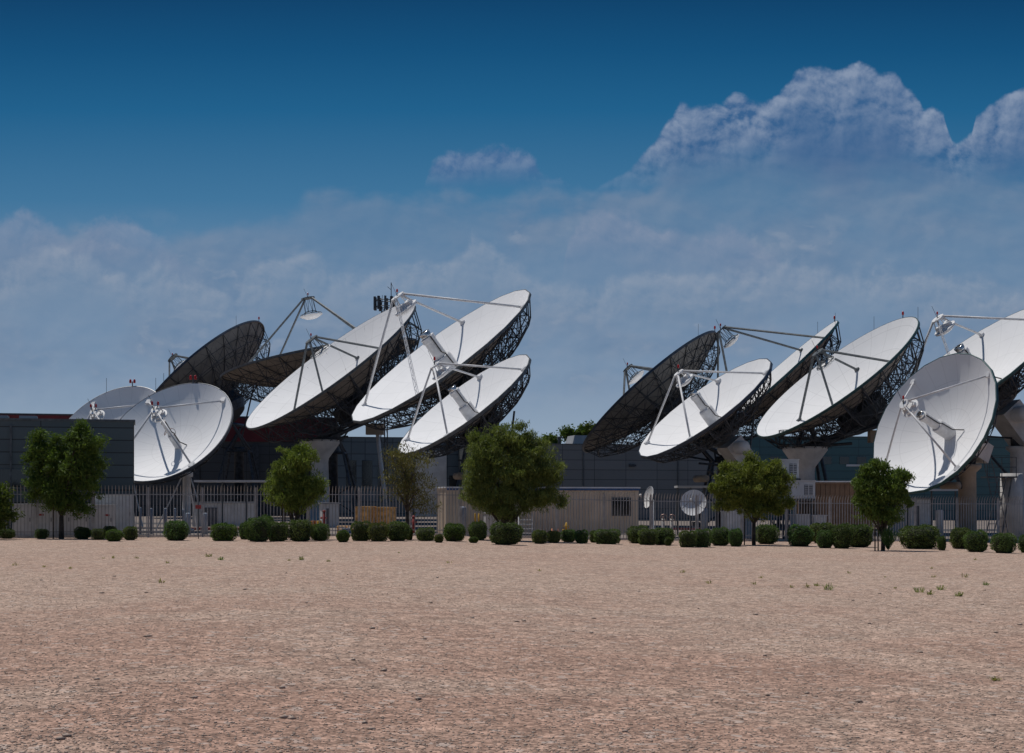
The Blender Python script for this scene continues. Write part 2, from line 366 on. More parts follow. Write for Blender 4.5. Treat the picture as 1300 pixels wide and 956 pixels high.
# loose stones of the near gravel
def stones():
    n = 60000; Y = 9.5+ (rng.random(n)**1.7)*26; X = (rng.random(n)-.5)*Y*.80
    r = .0055*(1-.5*np.clip((Y-15)/20, 0, 1))+.009*rng.random(n)**3.0
    bigi = rng.random(n) < .0012; r[bigi] += .02+.02*rng.random(bigi.sum())
    base = np.array([(1,0,0),(0,1,0),(-1,0,0),(0,-1,0),(0,0,.5),(0,0,-.5)], float)
    fs = np.array([(0,1,4),(1,2,4),(2,3,4),(3,0,4),(1,0,5),(2,1,5),(3,2,5),(0,3,5)])
    gz = np.where(X < -3, 0, -.5*(1-np.exp(-(X+3)/10)))
    th = rng.random(n)*6.28; c, s_ = np.cos(th), np.sin(th)
    V_ = base[None]*(r[:, None, None]*(.7+.7*rng.random((n, 6, 1)))); st = 1+.6*rng.random(n)
    x = V_[:, :, 0]*st[:, None]; y = V_[:, :, 1]
    V_ = np.stack([x*c[:, None]-y*s_[:, None]+X[:, None], x*s_[:, None]+y*c[:, None]+Y[:, None], V_[:, :, 2]+gz[:, None]+r[:, None]*.25], 2).reshape(-1, 3)
    Fc = (fs[None]+np.arange(n)[:, None, None]*6).reshape(-1, 3)
    me = bpy.data.meshes.new('loose_gravel'); me.vertices.add(len(V_)); me.vertices.foreach_set('co', V_.astype(np.float32).ravel())
    me.loops.add(len(Fc)*3); me.loops.foreach_set('vertex_index', Fc.ravel().astype(np.int32))
    me.polygons.add(len(Fc)); me.polygons.foreach_set('loop_start', (np.arange(len(Fc))*3).astype(np.int32))
    me.materials.append(M['stone']); me.update(calc_edges=True)
    o = bpy.data.objects.new('loose_gravel', me); COL.objects.link(o)
    tag(o, 'loose pinkish stones scattered over the gravel field', 'gravel', kind='stuff')
stones()

# ------------------------------------------------------------------ buildings
TH = R_(14)
def building(name, label, pxr, Ycorner, ytop, width, depth, wm, extra=None, rot=TH, roofm='roofgrey'):
    """box building whose front right corner is seen at pixel pxr"""
    X = X_(pxr, Ycorner); h = Z_(ytop, Ycorner)-g(X)
    root = thing(name, label, 'building', (X, Ycorner, g(X)), rz=rot)
    MB().box((-width/2, depth/2, h/2-.3), (width, depth, h+.6)).build('wall', M[wm], root)
    MB().box((-width/2, depth/2, h+.03+.0), (width+.12, depth+.12, .10)).build('coping', M['steel_grey'], root)
    return root, h
# near dark building at the left edge
rt, h = building('office_building', 'low dark slate panelled building at the left edge, with the small left tree before it', 170, 72, 535, 26, 3.4, 'clad_left')
MB().box((-16.2, -.02, Z_(607.5, 72)), (25, .05, .85)).build('window', M['glass'], rt)
for px_ in (22, 118): MB().box((X_(px_,72)-rt.location.x-.02, -.05, h*.5-.2), (.09,.08,h*.98)).build('downpipe', M['steel_grey'], rt)
MB().box((-8.2, -.05, h*.80), (.5,.09,.35)).build('wall_vent', M['door'], rt)
for px_, w_ in ((14, 1.1), (52, .8)): MB().box((X_(px_,73.5)-rt.location.x, 1.6, h+.16), (w_,1.0,.22)).build('roof_unit', M['roofgrey'], rt)
# red topped hall in the background, left
rt, h = building('equipment_hall', 'dark hall with a dark red upper band behind the left dishes', 428, 160, 531, 64, 10, 'clad_dark')
MB().box((-32, -.10, h-1.35), (64.05, .22, 2.5)).build('red_fascia', M['redwall'], rt)
for k in range(9): MB().box((-2.5-k*6.2, -.2, h*.36), (.7, .3, h*.72)).build('pilaster', M['steel_dark'], rt)
rt, h = building('glazed_annex', 'blue glazed annex under the two central dishes', 602, 152, 557, 14.8, 7, 'clad_blue')
for k in range(4): MB().box((-12.6+k*1.6, -.03, h*.55), (1.0, .06, 2.6)).build('window', M['glass'], rt)
MB().box((-4.5, -.06, h*.42), (3.2, .12, h*.84)).build('pale_panel', M['cabinet'], rt)
MB().box((-1.5, -.03, h*.40), (2.2, .06, 2.0)).build('window', M['glass'], rt)
rt, h = building('warehouse', 'long grey panelled warehouse between the two dish groups', 912, 154, 566, 26.6, 9, 'clad_grey')
for (a, b, yt, nm) in ((727, 780, 552, 'roof_plant'), (655, 690, 558.5, 'roof_plant')):
    x0 = X_(a, 156)-rt.location.x; x1 = X_(b, 156)-rt.location.x
    MB().box(((x0+x1)/2, 4, h+.55 if yt < 555 else h+.35), (x1-x0, 3, 1.0 if yt < 555 else .6), taper=.86).build(nm, M['roofgrey'], rt)
for px_ in (668, 712, 840, 862): MB().lathe([(.01,0),(.18,0),(.18,.7),(.26,.75),(.26,.9),(.01,.95)], 12, frame=Matrix.Translation((X_(px_,156)-rt.location.x, 3.0, h))).build('roof_vent', M['steel_grey'], rt)
for px_ in (735, 862): MB().box((X_(px_,151)-rt.location.x, -.06, h*.5), (.12,.1,h*.98)).build('downpipe', M['steel_grey'], rt)
mb = MB(); lx = X_(799, 151)-rt.location.x
mb.box((lx, -.12, h*.73), (.5, .3, .28)).box((lx+.3, -.16, h*.73), (.25, .2, .2)); mb.build('wall_light', M['steel_dark'], rt)
rt, h = building('laboratory', 'teal panelled building behind the right group of dishes', 1420, 162, 556, 46, 8, 'clad_teal', rot=R_(4))
MB().box((-43.4, -.30, h*.44), (4.2, .5, h*.86)).build('tan_bay', M['tan'], rt)
for k in range(6): MB().box((-38+k*1.9, -.03, h*.72), (1.0, .06, .8)).build('window', M['glass'], rt)
MB().box((-28, -.05, h*.66), (4.4, .1, .22)).build('light_strip', M['cabinet'], rt)

# ------------------------------------------------------------------ satellite antennas
def basis(n):
    n = Vector(n).normalized(); u = Vector((0,0,1)).cross(n).normalized(); v = n.cross(u); return u, v, n
def antenna(label, c, n, R, apex, kind, by, bx=None, ped='steel', depth=None, Ltype=None, lamps=1, toplamp=True, rimm='rim_blue', horn=True, group='large satellite dishes', sc=1, back='dish_back'):
    if sc != 1: c = Vector((0,0,HC))+(Vector(c)-Vector((0,0,HC)))*sc; R = R*sc
    c = Vector(c); u, v, n = basis(n)
    hub = c-n*(.66*R)
    bx = hub.x if bx is None else X_(bx, by)
    base = Vector((bx, by, g(bx)))
    root = thing('satellite_antenna', label, 'satellite dish', base, group)
    mw = Matrix.Translation(c-base) @ Matrix((u, v, n)).transposed().to_4x4()
    A = kind == 'A'
    dp = depth if depth else (.34 if A else .25)
    dp *= R
    surf = lambda r: -dp*(1-(r/R)**2)
    NS = 24 if kind == 'B' else (96 if A else 72)
    mb = MB(); K = 16; th = .035
    rs = [R*math.sqrt(k/K)*1.0 for k in range(K+1)]; rs[0] = .02
    mb.lathe([(r, surf(r)) for r in rs], NS, 0)
    mb.lathe([(r, surf(r)-th) for r in reversed(rs)], NS, 1)
    mb.lathe([(R, 0), (R, -th)], NS, 1)
    mb.build('reflector', [M['dish_a' if kind == 'A' else 'dish'], M[back]], root, mw=mw)
    # rim band
    MB().lathe([(R+.015, .012), (R+.06, .0), (R+.06, -.17), (R-.04, -.19), (R-.04,-.06),(R+.015,-.05)], NS, close=True, smooth=False).build('rim', M[rimm], root, mw=mw)
    # backup structure
    NR = 24
    if A: rings = [(.995, -.015), (.92, -.24), (.73, -.40), (.50, -.50), (.27, -.53)]
    else: rings = [(.995, -.015), (.88, -.20), (.68, -.31), (.46, -.38), (.25, -.40)]
    if A and depth: rings = [(f, z*depth/.34) for f, z in rings]
    top = [.995, .86, .68, .47, .27]
    tb = MB(); rc = .032 if R > 5 else .026
    def pt(fr, fz, k, half=0):
        a = 2*math.pi*(k+half*.5)/NR; return Vector((fr*R*math.cos(a), fr*R*math.sin(a), fz))
    for k in range(NR):
        up_ = [pt(f, surf(f*R)-th-.03, k) for f in top]; lo = [pt(f, z*R, k) for f, z in rings]
        for i in range(4):
            tb.tube(up_[i], up_[i+1], rc*1.5, 4); tb.tube(lo[i], lo[i+1], rc*1.25, 4)
            tb.tube(up_[i+1], lo[i+1], rc*.9, 4); tb.tube(up_[i], lo[i+1], rc*.8, 4)
            if i: tb.tube(lo[i], up_[i+1], rc*.6, 4)
        k2 = (k+1) % NR
        up2 = [pt(f, surf(f*R)-th-.03, k2) for f in top]; lo2 = [pt(f, z*R, k2) for f, z in rings]
        for i in range(1, 5):
            tb.tube(lo[i], lo2[i], rc, 4); tb.tube(up_[i], up2[i], rc, 4)
            if i < 4:
                tb.tube(lo[i], up2[i], rc*.6, 4)
                tb.tube(lo[i], lo2[i+1], rc*.7, 4) if (k+i) % 2 else tb.tube(lo2[i], lo[i+1], rc*.7, 4)
        mid = (up_[0]+up2[0])/2; tb.tube(mid, up_[1], rc*.6, 4); tb.tube(mid, up2[1], rc*.6, 4)
        m2 = (up_[1]+up2[1])/2; tb.tube(m2, up_[2], rc*.6, 4); tb.tube(m2, up2[2], rc*.6, 4); tb.tube(mid, m2, rc*.6, 4)
    tb.build('back_truss', M['steel_dark'], root, mw=mw)
    zb = (rings[-1][1])*R
    ht = min(zb+.35*dp, surf(0)-.12)
    hb = MB().lathe([(.01, ht), (.27*R, ht), (.27*R, zb-.02*R), (.20*R, zb-.10*R), (.01, zb-.10*R)], 20, smooth=False)
    hb.build('hub', M['steel_dark'], root, mw=mw)
    # quadripod
    sm = 'steel_grey' if A or kind == 'C' else 'steel_white'
    za = apex*R; rho = .62 if A else .93
    if kind == 'C': rho = .93
    sr = (.085 if R > 5 else .05) if sm == 'steel_grey' else (.075 if R > 5 else .055)
    for k in range(4):
        a = R_(45+90*k); e = Vector((rho*R*math.cos(a), rho*R*math.sin(a), surf(rho*R)))
        s_ = Vector((.05*R*math.cos(a), .05*R*math.sin(a), za))
        mb = MB()
        if sm == 'steel_grey':
            mb.tube(e, s_, sr, 6)
        elif k == 3 and R > 5:      # lattice leg
            d = (s_-e); o1 = d.normalized().orthogonal()*.12; o2 = d.normalized().cross(o1).normalized()*.12
            cs = [o1, -.5*o1+.87*o2, -.5*o1-.87*o2]
            for q in cs: mb.tube(e+q, s_+q*.6, .022, 4)
            for i in range(26):
                p0 = e+d*(i/26); p1 = e+d*((i+1)/26); mb.tube(p0+cs[i % 3], p1+cs[(i+1) % 3], .016, 4)
        else: mb.tube(e, s_, sr, 8)
        mb.box(e+Vector((0,0,.05)), (.28,.28,.14))
        mb.build('strut', M[sm], root, mw=mw)
    # subreflector with its frame
    rsub = (.115 if R > 5 else .125)*R; zs = za-(.17*R if A else .16*R)
    if kind == 'C': zs = za-.20*R
    mb = MB()
    mb.lathe([(.01, zs-.16*rsub), (.5*rsub, zs-.10*rsub), (rsub, zs+.14*rsub), (rsub, zs+.20*rsub), (.5*rsub, zs+.05*rsub), (.01, zs)], 28)
    mb.build('subreflector', M['white'], root, mw=mw)
    fb = MB()
    if A or kind == 'C':
        fb.ring(rsub*.92, zs+.3*rsub, .03, 24, 4); fb.ring(rsub*.5, zs+.5*rsub, .03, 20, 4)
        for k in range(8):
            a = 2*math.pi*k/8+.2; p = Vector((.92*rsub*math.cos(a), .92*rsub*math.sin(a), zs+.2*rsub))
            q = Vector((.5*rsub*math.cos(a+.3), .5*rsub*math.sin(a+.3), zs+.5*rsub)); fb.tube(p, q, .02, 4)
            fb.tube(q, (.05*R*math.cos(a), .05*R*math.sin(a), za), .025, 4)
    else:
        fb.lathe([(rsub*.99, zs+.20*rsub), (rsub*1.04, zs+.22*rsub), (rsub*1.04, zs+.32*rsub), (rsub*.9, zs+.34*rsub), (rsub*.45, zs+.42*rsub), (rsub*.40, zs+.62*rsub), (.01, zs+.62*rsub)], 20, smooth=False)
        for k in range(4):
            a = k*math.pi/2+.4; fb.box((.62*rsub*math.cos(a), .62*rsub*math.sin(a), zs+.48*rsub), (.42*rsub, .34*rsub, .30*rsub), Matrix.Rotation(a, 3, 'Z'))
            a = R_(45+90*k); fb.tube((.8*rsub*math.cos(a), .8*rsub*math.sin(a), zs+.3*rsub), (.05*R*math.cos(a), .05*R*math.sin(a), za), .035, 5)
    fb.lathe([(.01, za+.03), (.07*R, za+.03), (.07*R, za-.06), (.01, za-.06)], 10, smooth=False)
    fb.build('subreflector_frame', M['steel_grey' if A or kind == 'C' else 'white'], root, mw=mw)
    # lamps on the apex, vertical in world space
    Lm = lambda p, nm='beacon_light': None
    wa = c+n*(za+.04)
    offs = [(0,0)] if lamps == 1 else [(-.16,0), (.16,0)]
    for ox, _ in offs:
        p = wa+Vector((ox, 0, .30))-base
        mb = MB().lathe([(.01, -.08), (.055, -.08), (.062, .0), (.05, .09), (.01, .12)], 12, frame=Matrix.Translation(p)); lo = mb.build('beacon_light', M['red'], root)
        MB().tube(wa-base+Vector((ox*.3, 0, -.05)), p+Vector((0,0,-.1)), .03, 5).build('lamp_bracket', M['steel_grey'], lo)
    MB().tube(wa-base, wa-base+Vector((-.35, 0, .75)), .014, 4).build('lightning_rod', M['steel_grey'], root)
    if toplamp:
        wt = c+v*(R+.03)-base
        for ox, _ in offs:
            p = wt+Vector((ox*.8, 0, .30))
            MB().lathe([(.01, -.10), (.07, -.10), (.08, .0), (.06, .11), (.01, .15)], 12, frame=Matrix.Translation(p)).build('beacon_light', M['red'], root)
        MB().tube(wt, wt+Vector((0,0,.30)), .035, 5).build('lamp_post', M['steel_grey'], root)
        mb = MB()
        for a in (R_(58), R_(118)):
            q = c+(u*math.cos(a)+v*math.sin(a))*(R+.03)-base; mb.tube(q, q+Vector((0,0,.9)), .014, 4)
        mb.build('lightning_rod', M['steel_dark'], root)
    # feed horn
    if horn:
        r1 = (.062 if ped != 'tripod' else .036)*R; z0 = surf(0); z1 = .20*R
        mb = MB().lathe([(r1*1.5, z0+.01), (r1*1.5, (z0+z1)*.5-.02*R), (r1*1.38, (z0+z1)*.5), (r1*1.02, (z0+z1)*.5+.004*R), (r1*.98, z1-.05*R), (r1*1.12, z1-.045*R), (r1*1.12, z1), (.01, z1)], 28, smooth=False)
        ho = mb.build('feed_horn', M['steel_white'], root, mw=mw)
        mb = MB().lathe([(r1*.75, 0), (r1*.9, .05*R), (r1*.6, .055*R)], 20, frame=Matrix.Translation((0, 0, z1))); mb.build('horn_mouth', M['chrome'], ho)
        mb = MB(); q = r1*1.25; mb.path([(q, 0, z1), (q*1.0, 0, (z0+z1)*.5+.05*R), (q*1.5, .1*q, (z0+z1)*.5+.02*R), (q*1.5, .2*q, z0+.10*R), (q*3.2, .5*q, surf(q*3.3)+.03)], .045 if R > 5 else .03, 5)
        mb.build('waveguide', M['cable'], ho)
        if lamps == 2:
            mb = MB()
            f = Matrix.Translation((r1*1.6, 0, z0+.33*R)) @ Matrix.Rotation(R_(60), 4, 'Y'); mb.ring(r1*1.5, 0, .018, 20, 4, f)
            f = Matrix.Translation((-r1*1.6, 0, z0+.33*R)) @ Matrix.Rotation(R_(-60), 4, 'Y'); mb.ring(r1*1.5, 0, .018, 20, 4, f)
            mb.build('coolant_ring', M['ringmetal'], ho)
    # mount
    H = hub-base
    mb = MB()
    if ped == 'concrete':
        zt = H.z-.22*R-.3
        MB().lathe([(.01,-.3),(1.0,-.3),(1.0,.15),(.72,.2),(.62,zt-1.4),(.66,zt-1.1),(1.45,zt),(1.45,zt+.22),(.01,zt+.22)], 28).build('pedestal', M['concrete'], root)
        T = Vector((0,0,zt+.22))
        for s_ in (-1, 1):
            mb.tube(T+u*s_*1.1, H+u*s_*.22*R, .16, 6); mb.tube(T+Vector((.6,0,0))+u*s_*.8, H+v*.25*R+u*s_*.2*R, .11, 6)
        mb.tube(T-u, T+u, .2, 6); mb.tube(H-u*.3*R, H+u*.3*R, .18, 8)
        mb.tube(T, H-v*.3*R, .10, 6)
        mb.build('yoke', M['steel_dark'], root)
        d = Vector((2.6, 0, 0)); j0 = H-n*.12*R
        MB().tube(j0, Vector((H.x+1.3, H.y+.2, .2)), .15, 8).build('elevation_jack', M['cabinet'], root)
        MB().box(j0+Vector((-.1,-.5,-.15)), (1.3,.8,.8)).build('gearbox', M['tan'], root)
        cg = MB().ring(1.7, zt+.3, .03, 20, 4); cg.ring(1.7, zt+1.3, .025, 20, 4); cg.ring(1.7, zt+.8, .02, 20, 4)
        for k in range(14):
            a = 2*math.pi*k/14; cg.tube((1.7*math.cos(a), 1.7*math.sin(a), zt+.1), (1.7*math.cos(a), 1.7*math.sin(a), zt+1.3), .025, 4)
            cg.tube((1.3*math.cos(a), 1.3*math.sin(a), zt+.0), (1.7*math.cos(a), 1.7*math.sin(a), zt+.3), .025, 4)
        cg.build('walkway', M['steel_dark'], root)
    elif ped == 'steel':
        w = .28*R
        q = [Vector((sx*w, sy*w, 0)) for sx, sy in ((-1,-1),(1,-1),(1,1),(-1,1))]
        zt = max(1.5, H.z-.30*R)
        T = [Vector((p.x*.45, p.y*.45, zt)) for p in q]
        for i in range(4):
            mb.tube(q[i], T[i], .13, 6); mb.tube(T[i], T[(i+1) % 4], .10, 5); mb.tube(q[i], T[(i+1) % 4]*.5+q[(i+1) % 4]*.5, .06, 5)
            mb.tube(T[i], H+(u*(1 if i in (1, 2) else -1)*.2*R), .12, 6)
            mb.box(q[i]+Vector((0,0,.1)), (.6,.6,.5))
        mb.tube(H-u*.3*R, H+u*.3*R, .17, 8)
        for s_ in (-1, 1): mb.tube(H+v*.45*R*s_+n*.18*R, Vector((H.x*.2, H.y*.2, zt)), .08, 5)
        mb.build('mount_frame', M['steel_dark'], root)
        MB().lathe([(.01,0),(.55,0),(.45,zt),(.6,zt+.1),(.6,zt+.4),(.01,zt+.4)], 18).build('pedestal', M['steel_dark'], root)
    elif ped == 'tripod':
        zt = max(.9, H.z-.9)
        MB().lathe([(.01,0),(.42,0),(.40,.12),(.24,.16),(.22,zt),(.34,zt+.04),(.34,zt+.3),(.01,zt+.3)], 18).build('pedestal', M['cabinet'], root)
        mb.tube((0,0,zt+.2), H, .16, 6)
        for a in (200, 320, 80): mb.tube(H+Vector((0,0,-.3)), (1.7*math.cos(R_(a)), 1.3*math.sin(R_(a)), .05), .045, 6)
        mb.build('mount_frame', M['steel_white'], root)
    else:   # box: heavy tilted box frame on a stout column
        B_ = Matrix((u, v, n)).transposed().to_4x4()
        bw = .20*R
        ctr = H-n*.12*R
        MB().box(ctr, (bw*1.5, bw*1.25, bw*2.2), B_.to_3x3()).build('elevation_box', M['concrete'], root)
        mb = MB().tube(H+u*.30*R, H-u*.30*R, .085*R, 14); mb.build('drive_drum', M['cabinet'], root)
        zt = max(1.2, ctr.z-bw*1.2)
        MB().lathe([(.01,-.2),(.62,-.2),(.62,.1),(.50,.14),(.47,zt-.35),(.75,zt-.1),(.75,zt+.08),(.01,zt+.08)], 24).build('pedestal', M['tan' if ped == 'boxtan' else 'concrete'], root)
        mb = MB()
        e0 = Vector((0,0,zt*.55)); mb.tube(e0, H-v*.45*R, .09, 6); mb.tube((0,0,zt), ctr, .42, 8)
        mb.tube(H+v*.5*R+n*.15*R, ctr-n*bw, .06, 5); mb.tube(H-v*.5*R+n*.15*R, ctr-n*bw, .06, 5)
        mb.build('mount_frame', M['steel_dark'], root)
        mb = MB().tube(H-v*.55*R-u*.2*R+Vector((0,0,-.2)), H-v*.55*R+u*.1*R+Vector((0,0,-.2)), .20, 12); mb.build('jack_motor', M['tan'], root)
        # access ladder
        lx = 1.0; mb = MB()
        for s_ in (-.22, .22): mb.tube((lx+1.0+s_, -.3, 0), (lx+s_*1.0, -.3, zt+.3), .03, 4)
        for i in range(9): tt = (i+.5)/9; mb.tube((lx+1.0*(1-tt)-.22, -.3, (zt+.3)*tt), (lx+1.0*(1-tt)+.22, -.3, (zt+.3)*tt), .022, 4)
        mb.build('ladder', M['steel_grey'], root)
    return root
antenna('small white dish behind the corner of the left building, only its upper half showing', (-24.87,92,5.91),(-.294,-.734,.613),3.76,.52,'S',92.9,ped='tripod',depth=.35,lamps=2,rimm='rim_pale',horn=True)
antenna('whole white dish at the left with a copper ring horn, opening towards the camera', (-18.46,80,5.43),(-.264,-.705,.658),3.61,.45,'S',81.6,ped='tripod',depth=.35,lamps=2,rimm='rim_blue')
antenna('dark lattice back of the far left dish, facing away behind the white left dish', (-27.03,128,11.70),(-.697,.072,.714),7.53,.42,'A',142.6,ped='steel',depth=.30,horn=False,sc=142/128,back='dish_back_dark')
antenna('dish tipped almost flat with a tall grey feed tripod rising above it, left group', tuple(at(406,456,128)),(-.19,.004,.98),8.5,.63,'C',128,ped='steel',depth=.24,toplamp=False,horn=False,rimm='steel_grey')
antenna('big white dish with short grey feed struts on a flared concrete column, left group', (-12.73,104,11.19),(-.558,-.301,.773),7.20,.30,'A',108,406,'concrete',horn=False,toplamp=False,rimm='steel_grey',sc=109/104)
antenna('tallest and longest white dish, with white feed struts, centre of the left group', (-4.57,94,10.90),(-.567,-.278,.775),6.85,.66,'B',93.5,ped='steel',rimm='steel_grey',toplamp=False,sc=92/94)
antenna('smaller white dish low in front of the tallest one, above the big round tree', (-2.63,80,6.91),(-.572,-.273,.774),4.30,.60,'B',81,ped='box',rimm='steel_grey',toplamp=False)
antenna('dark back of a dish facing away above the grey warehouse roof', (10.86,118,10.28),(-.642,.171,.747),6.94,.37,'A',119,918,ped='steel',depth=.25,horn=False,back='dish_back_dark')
antenna('half hidden dish, dark feed struts on the sky, behind the front right-group dish', (19.27,112,10.60),(-.671,-.007,.741),6.72,.79,'C',112.5,ped='steel',horn=False,depth=.24,rimm='rim_teal')
antenna('small white dish front left of the right group, on a tilted grey box mount', (10.56,82,6.83),(-.598,-.196,.777),4.35,.55,'B',82.8,944,ped='box',rimm='rim_blue',toplamp=False)
antenna('big white dish with grey feed struts on a concrete column, in the right group', (21.29,98,9.84),(-.615,-.15,.774),6.28,.32,'A',97.3,1022,ped='concrete',horn=False,rimm='rim_teal')
antenna('right-hand dish turned most towards the camera, its feed horn casting a shadow', (22.59,80,5.89),(-.794,-.447,.413),4.12,.55,'B',81.3,1228,ped='boxtan',rimm='rim_teal',toplamp=False,depth=.36)
antenna('white dish cut off by the right edge of the photo', (29.69,96,10.37),(-.624,-.162,.765),6.27,.62,'B',97,1292,ped='box',rimm='rim_teal',toplamp=False)

# small ground dishes
def small_dish(label, px, py, Y, R, n, post=True):
    c = at(px, py, Y); gx = g(c.x); u, v, n = basis(n); base = Vector((c.x+.25, Y+.45, gx)); root = thing('ground_dish', label, 'satellite dish', base, 'small dishes near the fence')
    mw = Matrix.Translation(c-base) @ Matrix((u, v, n)).transposed().to_4x4()
    mb = MB(); mb.lathe([(max(.01, R*k/8), -.2*R*(1-(k/8)**2)) for k in range(9)], 40); mb.lathe([(max(.01, R*k/8), -.2*R*(1-(k/8)**2)-.02) for k in range(8, -1, -1)], 40, 1); mb.lathe([(R,0),(R,-.02)], 40)
    mb.build('reflector', [M['dish'], M['cabinet']], root, mw=mw)
    mb = MB()
    for a in (90, 210, 330): mb.tube((R*.95*math.cos(R_(a)), R*.95*math.sin(R_(a)), 0), (0,0,.75*R), .012, 4)
    mb.build('strut', M['steel_grey'], root, mw=mw)
    MB().lathe([(.01,.72*R),(.08,.72*R),(.06,.86*R),(.01,.86*R)], 12).build('feed_horn', M['white'], root, mw=mw)
    H = c-n*.3*R-base
    MB().lathe([(.01,0),(.16,0),(.10,.05),(.09,H.z-.1),(.01,H.z-.1)], 14).tube((0,0,H.z-.15), H+n*.1*R, .08, 8).build('post', M['cabinet'], root)
small_dish('small round white dish standing low behind the fence, left of the broad bright tree', 880, 638, 77, .69, (-.35,-.90,.25))
small_dish('small dish seen nearly edge-on at the right end of the beige container', 823, 631, 77.5, .58, (-.93,-.30,.2))

# ------------------------------------------------------------------ cell tower behind the left group
b = Vector((X_(488,142), 142, g(-12))); rt = thing('radio_mast', 'dark antenna mast with a crowded head peeping over the big white dish', 'mast', b)
zt = Z_(384, 142); mb = MB()
for s_ in ((-.35,-.3),(.35,-.3),(0,.4)): mb.tube((s_[0], s_[1], 0), (s_[0]*.7, s_[1]*.7, zt), .06, 5)
for k in range(16):
    z = zt*k/16; a = [(-.35,-.3),(.35,-.3),(0,.4)]
    for i in range(3): p, q = a[i], a[(i+1) % 3]; mb.tube((p[0], p[1], z), (q[0], q[1], z+zt/16), .03, 4)
mb.build('lattice', M['steel_dark'], rt)
mb = MB()
for k in range(9):
    a = 2*math.pi*k/9; mb.box((.95*math.cos(a), .95*math.sin(a), zt-.1), (.2,.2,1.25), Matrix.Rotation(a, 3, 'Z'))
mb.build('panel_antenna', M['steel_dark'], rt)
mb = MB().ring(.8, zt-.4, .04, 18, 4).ring(.8, zt+.2, .04, 18, 4); mb.tube((.65,0,zt), (.65,0,zt+1.9), .04, 5).tube((.65,0,zt+1.2), (.3,0,zt+1.5), .03, 4).tube((-.2,0,zt), (-.2,0,zt+.7), .03, 4); mb.build('head_frame', M['steel_dark'], rt)

# ------------------------------------------------------------------ fence
rt = thing('palisade_fence', 'long grey steel palisade fence with curved pointed tops', 'fence', (0, fY(0), 0), rz=math.atan(.255))
ca = math.cos(math.atan(.255)); bay = 2.45; x = -32.0     # x runs along the fence
while x < 34:
    pn = MB(); n = 16
    gx_ = lambda q: g(q*ca)
    for i in range(n):
        xx = x+bay*(i+.5)/n; z0 = gx_(xx); w = .034
        pn.box((xx, 0, z0+1.10), (w, .014, 2.08))
        pn.box((xx, -.035, z0+2.20), (w, .012, .17), Matrix.Rotation(R_(22), 3, 'X')); pn.box((xx, -.12, z0+2.34), (w*.9, .012, .17), Matrix.Rotation(R_(48), 3, 'X'), taper=.3)
    za, zb_ = gx_(x), gx_(x+bay)
    for hh in (.28, 1.98): pn.tube((x, .03, za+hh), (x+bay, .03, zb_+hh), .026, 4)
    pn.build('picket_panel', M['fence'], rt)
    MB().box((x, .05, za+1.15), (.075,.075,2.32)).build('post', M['fence'], rt)
    x += bay

# ------------------------------------------------------------------ yard objects
def cab(label, px0, px1, yt, yb, Y, dep=.9, rz=R_(12), mt='cabinet', name='electrical_cabinet', cat='cabinet', doors=2, group='cabinets behind the fence', grille=False, sticker=True):
    X0, X1 = X_(px0, Y), X_(px1, Y); gx = g((X0+X1)/2); w = (X1-X0)/math.cos(rz)*.97; h = Z_(yt, Y)-(gx if yb is None else Z_(yb, Y))
    z0 = gx if yb is None else Z_(yb, Y)
    rt = thing(name, label, cat, ((X0+X1)/2, Y+dep/2, z0), group, rz)
    MB().box((0,0,h/2), (w,dep,h)).build('body', M[mt], rt)
    MB().box((0,0,h+.028), (w+.07,dep+.07,.05)).build('lid', M[mt], rt)
    for i in range(doors):
        dw = w/doors; cx = -w/2+dw*(i+.5)
        d = MB().box((cx,-dep/2-.012,h*.5), (dw*.93,.02,h*.90)).build('door', M[mt], rt)
        MB().box((cx+dw*.33,-dep/2-.035,h*.55), (.035,.03,.18)).build('handle', M['door'], d)
    if sticker:
        MB().box((w*.18,-dep/2-.026,h*.70), (.22,.006,.09)).build('label_plate', M['redpaint'], rt)
    if grille:
        gm = MB().box((w*.22,-dep/2-.03,h*.5), (w*.34,.02,h*.6))
        gr = gm.build('vent', M['door'], rt); sl_ = MB()
        for k in range(5): sl_.box((w*.22,-dep/2-.048,h*(.26+.12*k)), (w*.32,.012,h*.035))
        sl_.box((w*.22,-dep/2-.052,h*.5), (w*.03,.01,h*.6))
        sl_.build('slat', M[mt], gr)
    return rt
cab('wide low grey cabinet standing left of the small left tree', 14, 66, 641, None, 67.9)
cab('grey cabinet half hidden behind the trunk of the small left tree', 67, 110, 641, None, 68.5)
cab('lower grey cabinet standing before the tall one, right of the left tree', 112, 144, 642, None, 69.0, dep=.7, doors=1)
cab('tallest grey cabinet at the corner of the left building', 119, 166, 629, None, 70.2, dep=.8, doors=2, sticker=False)
cab('pale cabinet partly behind the big round tree', 615, 634, 652, None, 73.3, dep=.6, doors=1, sticker=False)
cab('white cabinet under the tree beside the small round dish', 920, 943, 650, None, 77.6, doors=1, sticker=False, mt='white')
cab('upper white cooling cabinet with a dark grille, stacked above another', 984, 1013, 584, 607, 81.5, mt='cabinet', name='cooling_unit', cat='cooling unit', doors=1, grille=True, group='white cooling units', sticker=False)
cab('lower white cooling cabinet with a dark grille at the end of the brown container', 1000, 1034, 611, 633, 79.0, mt='cabinet', name='cooling_unit', cat='cooling unit', doors=1, grille=True, group='white cooling units', sticker=False)
cab('blue grey box low against the brown container, left one', 1008, 1026, 654, None, 78.2, doors=1, group='boxes by the brown container', sticker=False)
cab('blue grey box low against the brown container, right one', 1030, 1048, 655, None, 78.6, doors=1, group='boxes by the brown container', sticker=False)
